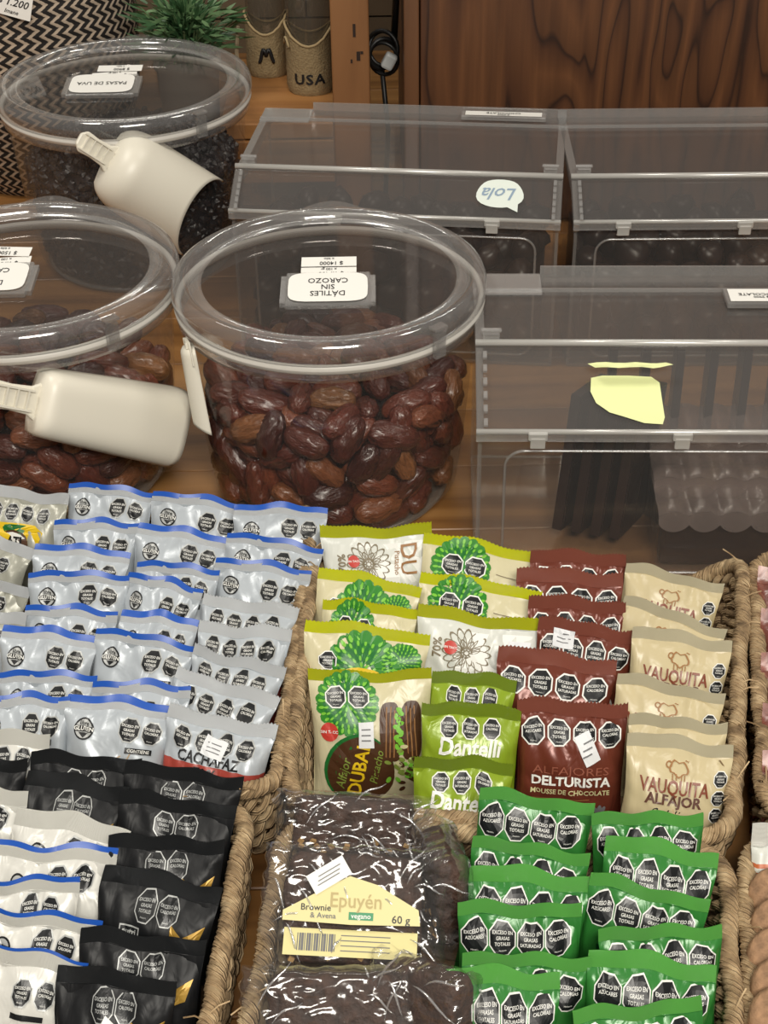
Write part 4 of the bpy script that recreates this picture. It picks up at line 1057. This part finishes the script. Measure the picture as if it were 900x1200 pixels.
cnt = {}
def pack(k, x1, y1, x2, y2, ztop, lean, var, name, label, group, cat='packet', hs=1.0, wscale=1.0):
    P1 = at(x1, y1, ztop); P2 = at(x2, y2, ztop)
    # share the slope of the top edge between tilting and turning
    P2 = at(x2, y2, ztop - (y2 - y1) * .45 * (P1 - Vector((0, 0, H))).length / FPX)
    d = P2 - P1; wd = d.length; X = d.normalized(); c = (P1 + P2) / 2
    yaw = math.atan2(X.y, X.x)
    back = Vector((-math.sin(yaw), math.cos(yaw), 0)); Z = (Vector((0, 0, 1)) * math.cos(lean) + back * math.sin(lean)); Z = (Z - X * Z.dot(X)).normalized(); Y = Z.cross(X)
    mw = Matrix.Identity(4)
    for i in range(3): mw[i][0] = X[i]; mw[i][1] = Y[i]; mw[i][2] = Z[i]
    t = empty(name, (0, 0, 0), 0, label, cat, group)
    off = k.H * hs
    base = c - Z * off
    for i in range(3): mw[i][3] = base[i]
    t.matrix_world = mw @ Matrix.Diagonal((wd / k.W * wscale, 1, hs, 1))
    for pn, me in pack_meshes(k, var):
        o = bpy.data.objects.new(pn, me); col.objects.link(o); o.parent = t; o.location = (0, 0, k.H)
    return t
ORD = ['first', 'second', 'third', 'fourth', 'fifth', 'sixth', 'seventh', 'eighth', 'ninth', 'tenth']
def column(k, rows, ztop, lean, name, desc, where, group, nvar=3, v0=0, back_word='from the back', **kw):
    for i, r in enumerate(rows):
        kk = k; v = (i + v0) % nvar; lb = '%s, %s %s %s' % (desc, ORD[i], back_word, where)
        if len(r) > 4:
            ex = r[4]; kk = ex.get('k', k); v = ex.get('v', v); lb = ex.get('l', lb)
        pack(kk, r[0], r[1], r[2], r[3], ztop, lean, v, name, lb, group, **kw)

zA = .088; LN = R(24)
gA = 'silver packets in the upper left basket'
# order = back to front
column(KG, [(-22, 570, 80, 581), (-60, 606, 38, 646), (-66, 652, 34, 690), (-70, 705, 30, 722)], zA, LN, 'alfajor_packet', 'grey packet with green and yellow emblem', 'left edge, upper basket', gA)
column(KB, [(80, 564, 180, 577), (62, 608, 161, 614), (38, 638, 150, 650), (32, 669, 150, 674), (28, 708, 136, 718), (0, 734, 112, 750), (-2, 786, 112, 792), (-30, 816, 80, 818)], zA, LN, 'alfajor_packet', 'silver packet with blue top edge', 'left column, upper basket', gA)
column(KB, [(178, 574, 292, 593), (160, 613, 268, 634), (160, 656, 256, 668), (149, 669, 236, 692), (140, 716, 230, 730), (112, 734, 228, 758), (107, 798, 222, 806), (76, 816, 206, 834)], zA, LN, 'alfajor_packet', 'silver packet with blue top edge', 'middle column, upper basket', gA, v0=1)
column(KB, [(273, 592, 383, 597), (266, 622, 378, 643), (252, 652, 364, 670)], zA, LN, 'alfajor_packet', 'silver packet with blue top edge', 'right column, upper basket', gA, v0=2)
column(KR, [(236, 696, 348, 716), (232, 728, 340, 742), (228, 754, 334, 786), (204, 782, 324, 822), (196, 830, 322, 858, {'v': 9, 'l': 'silver packet with red lower half and price sticker, front of upper basket'})], zA, LN, 'alfajor_packet', 'silver packet with four black seals', 'right column, upper basket', gA)

zD = .092; gD = 'packets in the lower left basket'
D_ = 'in the right column of the lower left basket'
column(KK, [(34, 882, 164, 893), (146, 893, 284, 914), (28, 908, 146, 930), (138, 928, 276, 948), (126, 980, 262, 988), (118, 1020, 256, 1050), (92, 1090, 240, 1108), (62, 1140, 206, 1152, {'v': 4, 'l': 'black packet with gold bird and white price sticker, at the bottom edge'})], zD, LN, 'protein_alfajor_packet', 'black packet with gold bird', 'lower left basket', gD)
column(KW, [(-70, 858, 56, 861, {'k': KP, 'l': 'white packet with creased seam at the left edge, below the silver packets'}),
            (-95, 884, 30, 892, {'k': KK, 'v': 1, 'l': 'black packet with outlined seals at the very left edge'}),
            (-100, 918, 30, 930, {'k': KP, 'v': 1, 'l': 'white packet at the left edge, between black ones'}),
            (16, 950, 148, 980, {'k': KP, 'v': 2, 'l': 'white packet tilted down right, lying before a black packet'}),
            (-14, 987, 134, 1003), (-40, 1027, 92, 1034), (-30, 1056, 118, 1086, {'v': 2}), (-50, 1100, 100, 1132, {'k': KM, 'v': 0, 'l': 'white packet with round orange badge in the bottom left corner'})],
       zD, LN, 'alfajor_packet', 'white packet with blue top edge', 'lower left basket', gD)

zB = .092; gB = 'packets in the middle basket'
column(KDW, [(374, 620, 506, 613, {'v': 0, 'l': 'white and yellow pistachio packet with drawn flower, back of middle basket'}),
             (372, 667, 494, 688, {'k': KDM, 'v': 0, 'l': 'yellow and green patterned packet, curling, second in its column'}),
             (378, 700, 490, 712, {'k': KDS, 'v': 2, 'l': 'pistachio packet with two seals, third from back at left'}),
             (356, 729, 504, 743, {'k': KDM, 'v': 1, 'l': 'green patterned packet with yellow seam, behind the large front one'}),
             (360, 788, 506, 784, {'k': KDF, 'v': 0, 'l': 'large front pistachio packet with printed alfajor halves and sticker'})], zB, LN, 'pistachio_alfajor_packet', '', '', gB)
column(KDS, [(496, 626, 640, 650, {'l': 'cream packet with two seals and yellow seam, hindmost beside brown ones'}), (492, 672, 636, 692, {'v': 1, 'l': 'cream packet with two seals and yellow seam, second from back'}),
             (490, 710, 638, 728, {'k': KDW, 'v': 1, 'l': 'white pistachio packet with drawn flower and sticker, mid column'})], zB, LN, 'pistachio_alfajor_packet', '', '', gB)
column(KL, [(506, 786, 606, 800, {'l': 'lime green packet, hindmost of three, top only showing', 'v': 1}), (494, 824, 612, 832, {'v': 0, 'l': 'lime green packet with white script, middle of three'}), (486, 884, 602, 896, {'v': 2, 'l': 'lime green packet with white script, front of three'})], zB, LN, 'lime_alfajor_packet', '', '', gB)
column(KN, [(622, 645, 734, 648, {'v': 3}), (606, 668, 732, 674, {'v': 2}), (620, 698, 734, 704, {'v': 3}), (632, 722, 748, 740, {'v': 1}), (584, 760, 724, 778, {'v': 2}), (606, 820, 738, 826, {'v': 0, 'l': 'chocolate brown packet with white lettering and price sticker, front one'})], zB, LN, 'chocolate_alfajor_packet', 'chocolate brown packet with seals', 'in the brown column', gB)
column(KC, [(734, 660, 850, 686), (732, 698, 852, 740), (742, 738, 860, 756), (724, 790, 852, 816), (738, 838, 854, 850), (736, 864, 862, 880, {'l': 'cream packet with dark script lettering, frontmost of the cream ones'})], zB, LN, 'cream_alfajor_packet', 'cream packet with brown lettering', 'in the cream column', gB)

zC = .106; gC = 'green packets in the bottom basket'; LG = R(16)
column(KV, [(562, 926, 698, 948), (554, 982, 692, 1006), (550, 1024, 692, 1040), (536, 1062, 684, 1066), (542, 1120, 694, 1128), (514, 1148, 658, 1154)], zC, LG, 'green_alfajor_packet', 'green packet with four black seals', 'in the left green column', gC)
column(KV, [(694, 956, 826, 958), (710, 988, 844, 1012), (692, 1026, 834, 1062), (702, 1092, 848, 1090), (690, 1124, 842, 1146), (672, 1190, 826, 1176)], zC, LG, 'green_alfajor_packet', 'green packet with four black seals', 'in the right green column', gC, v0=1)
# things at the right edge
pack(kind('white_orange', .08, .085, .013, .42, .011, [PALE, WHITES, plain('orange_stripe', (190, 104, 62), .4)], lambda u, b: 2 if (19 < b < 34 and int(b / 2.5) % 2 == 0) else 0, lambda u, b: 1, lambda d, v: None, .002, .006), 884, 972, 1030, 990, .088, LN, 0, 'cookie_packet', 'white packet with orange stripes at the right edge, bottom basket', None)
pack(kind('clear_red', .08, .085, .013, .42, .011, [clear('pinkish_film', (.82, .6, .56), .06, .5, .3, haze=.3, hazec=(.34, .12, .09), bs=.12)], nr, nr, lambda d, v: None, .002, .006), 890, 668, 1030, 680, .088, LN, 0, 'snack_packet', 'reddish see-through packet at the right edge, rearmost in upper right basket', 'reddish packets at the right edge')
KRR = kind('clear_red', .08, .085, .013, .42, .011, [MATS['pinkish_film']], nr, nr, lambda d, v: None, .002, .006)
for i_, (yy, wd_) in enumerate(((716, 'second from the rear'), (770, 'third from the rear'), (828, 'fourth from the rear'), (886, 'frontmost'))):
    pack(KRR, 894 + i_, yy, 1038 + i_, yy + 12, .084, LN, i_ % 2 + 1, 'snack_packet', 'reddish see-through packet at the right edge, ' + wd_ + ' in its basket', 'reddish packets at the right edge')
for i in range(5):
    m = MB(); m.lathe([(.0, -.004), (.014, -.004), (.017, -.001), (.016, .003), (.011, .0048), (0, .005)], 24); q = at(912 + 4 * (i % 2), 1052 + i * 36, .07)
    o = m.build('round_cookie', plain('cookie', (150, 116, 86), .8, bs=.7, bscale=200, bd=.002, var=.3), None, True); o.location = q; o.rotation_euler = (R(40), R(10 * i - 20), 0)
    tag(o, 'pale brown round cookie in the bottom right basket', 'cookie', 'cookies in the bottom right basket')

# ------------------------------------------------------------------ brownies in clear film
FOLD = clear('film_fold', (.9, .9, .9), .3, .95, .15, haze=.12, hazec=(.9, .9, .92))
def brownie(P0, ax, upv, W_, H_, T_, label, lab=None, seed=0):
    """bar centred at P0: ax = width direction, upv = height direction on the face"""
    X = Vector(ax).normalized(); Z = Vector(upv); Z = (Z - X * Z.dot(X)).normalized(); Y = Z.cross(X)
    mw = Matrix.Identity(4)
    for i in range(3): mw[i][0] = X[i]; mw[i][1] = Y[i]; mw[i][2] = Z[i]; mw[i][3] = P0[i]
    t = empty('wrapped_brownie', (0, 0, 0), 0, label, 'brownie', 'wrapped brownies in the bottom basket'); t.matrix_world = mw
    bm = bmesh.new(); bmesh.ops.create_cube(bm, size=1)
    bmesh.ops.subdivide_edges(bm, edges=bm.edges[:], cuts=9, use_grid_fill=True)
    for v in bm.verts:
        c = v.co.copy(); q = 7; l = (abs(c.x * 2) ** q + abs(c.y * 2) ** q + abs(c.z * 2) ** q) ** (1 / q)
        if l > 0: c = c / l
        c = Vector((c.x * W_, c.y * T_, c.z * H_)); c += c.normalized() * (.0022 * noise.noise(c * 80 + Vector((seed, 0, 0))) + .0012 * noise.noise(c * 260)); v.co = c
    me = bpy.data.meshes.new('bar'); bm.to_mesh(me); bm.free(); me.materials.append(CHOC2)
    for p in me.polygons: p.use_smooth = True
    link('bar', me, t)
    m = MB(); rn = random.Random(seed)
    for k in range(14):
        p = Vector((rn.uniform(-.45, .45) * W_, -T_ / 2 - .0006, rn.uniform(-.48, -.2) * H_)); m.box(p, (.003, .0016, .0024), rot=Euler((rn.random(), rn.random(), rn.random())).to_matrix())
    m.build('nut_pieces', plain('walnut_bits', (178, 142, 92), .7), t)['kind'] = 'stuff'
    # film: a loose crinkled pillow with flared ends
    m = MB()
    def f(front):
        def g(u, v):
            a = (u - .5) * 2; b = (v - .5) * 2; fw = W_ * .5 * 1.34; fh = H_ * .5 * 1.16
            k = (max(0, 1 - abs(a) ** 5) * max(0, 1 - abs(b) ** 8)) ** .35
            n_ = noise.noise((a * 3.2 + seed, b * 3, seed)); r_ = abs(noise.noise((a * 4.5 + b * 3 + seed * 2, b * 4 - a * 2, seed + 2)))
            r2_ = abs(noise.noise((a * 9 - b * 4 + seed, b * 8 + a * 3, seed + 7))); y = (T_ / 2 + .003) * k + (.5 - r_) * .008 * (.35 + .65 * abs(a) ** 2) + .002 * n_ - r2_ * .0014
            fl = 1 + .10 * noise.noise((b * 4, seed, a * 2)); return (a * fw * fl, -y if front else y * .8, b * fh * (1 + .08 * noise.noise((a * 5, seed + 3, 0))))
        return g
    m.grid(f(True), 48, 36); m.grid(f(False), 14, 10, flip=True); m.build('clear_film', FILM, t, True)
    # gathered seams: sharp ridges of film
    m = MB()
    for k in range(16):
        a0 = rn.uniform(-.6, .6) * W_; b0 = rn.uniform(-.5, .5) * H_; an = rn.uniform(-1.2, 1.2); L = rn.uniform(.012, .03); yy = -T_ / 2 - .0075
        p = [Vector((a0 + q * L * math.cos(an), yy - .0015 * math.sin(q * PI) + .002 * (q - .5), b0 + q * L * math.sin(an) + .002 * math.sin(q * 5))) for q in [i / 6 for i in range(7)]]
        m.tube(p, lambda q: .0002 + .0006 * math.sin(q * PI), 4)
    m.build('film_fold', FOLD, t, True)
    if lab:
        d = Deco(); CR = plain('cream_label', (218, 208, 148), .5); w_ = W_ * 500
        d.poly([(-w_ * .98, 12), (-w_ * .98, 7), (-w_ * .55, -2), (-w_ * .05, -12), (w_ * .35, -8), (w_ * .95, 4), (w_ * .98, 12), (0, 13)], CR, 0)
        d.text('Epuyén', 2, 1, 7.5, plain('label_gold', (178, 160, 104), .5), 2, wid=27); d.text('Brownie', -19, 5, 3.3, INK, 2, bold=.01); d.text('& Avena', -15, 9, 2.8, GREYINK, 2)
        d.rect(5, 8.5, 13, 4, plain('label_green', (52, 140, 92), .5), 1); d.text('vegano', 5, 8.5, 2.6, WHITEP, 2); d.text('60 g', 26, 9.5, 4, INK, 2)
        d.sticker(-13, -12, 22, 11, -33, WHITEP, 4)
        link('cream_label', d.tomesh('cream_label', lambda x, y, o_: (x, -T_ / 2 - .0092 - o_, -y + .004)), t)
        d = Deco(); d.rect(0, 0, w_ * 1.9, 14, plain('cream_label', (218, 208, 148), .5), 0)
        for k in range(16): d.rect(-w_ * .75 + k * 1.3, 0, .5 + .4 * (k % 3), 9, GREYINK, 1, 0, 1, 1)
        for k in range(4): d.rect(8, -4 + 2.6 * k, 26, .5, GREYINK, 1)
        link('folded_label', d.tomesh('folded_label', lambda x, y, o_: (x, -T_ / 2 - .0075 - o_ - y * .25, -y - .0185)), t)
    return t
tilt = Vector((0, .62, .78))
brownie(at(415, 968, .072), (1, -.05, -.05), tilt, .070, .034, .022, 'film-wrapped brownie at the back of the bottom basket, touching its rim', seed=1)
brownie(at(414, 1066, .090), (1, -.06, -.03), Vector((0, .80, .60)), .074, .058, .020, 'film-wrapped brownie with cream triangular label and price sticker', True, seed=2)
brownie(at(522, 1035, .078), (.10, -.8, .35), Vector((-.1, .8, .6)), .058, .05, .02, 'film-wrapped brownie standing on edge beside the green packets', seed=3)
brownie(at(405, 1196, .072), (1, -.02, 0), Vector((0, .7, .7)), .080, .048, .024, 'film-wrapped brownie at the bottom edge, in front of the labelled one', seed=4)
brownie(at(500, 1190, .080), (.6, -.5, .3), Vector((0, .6, .8)), .050, .05, .02, 'film-wrapped brownie turned sideways at the bottom, beside the green column', seed=5)
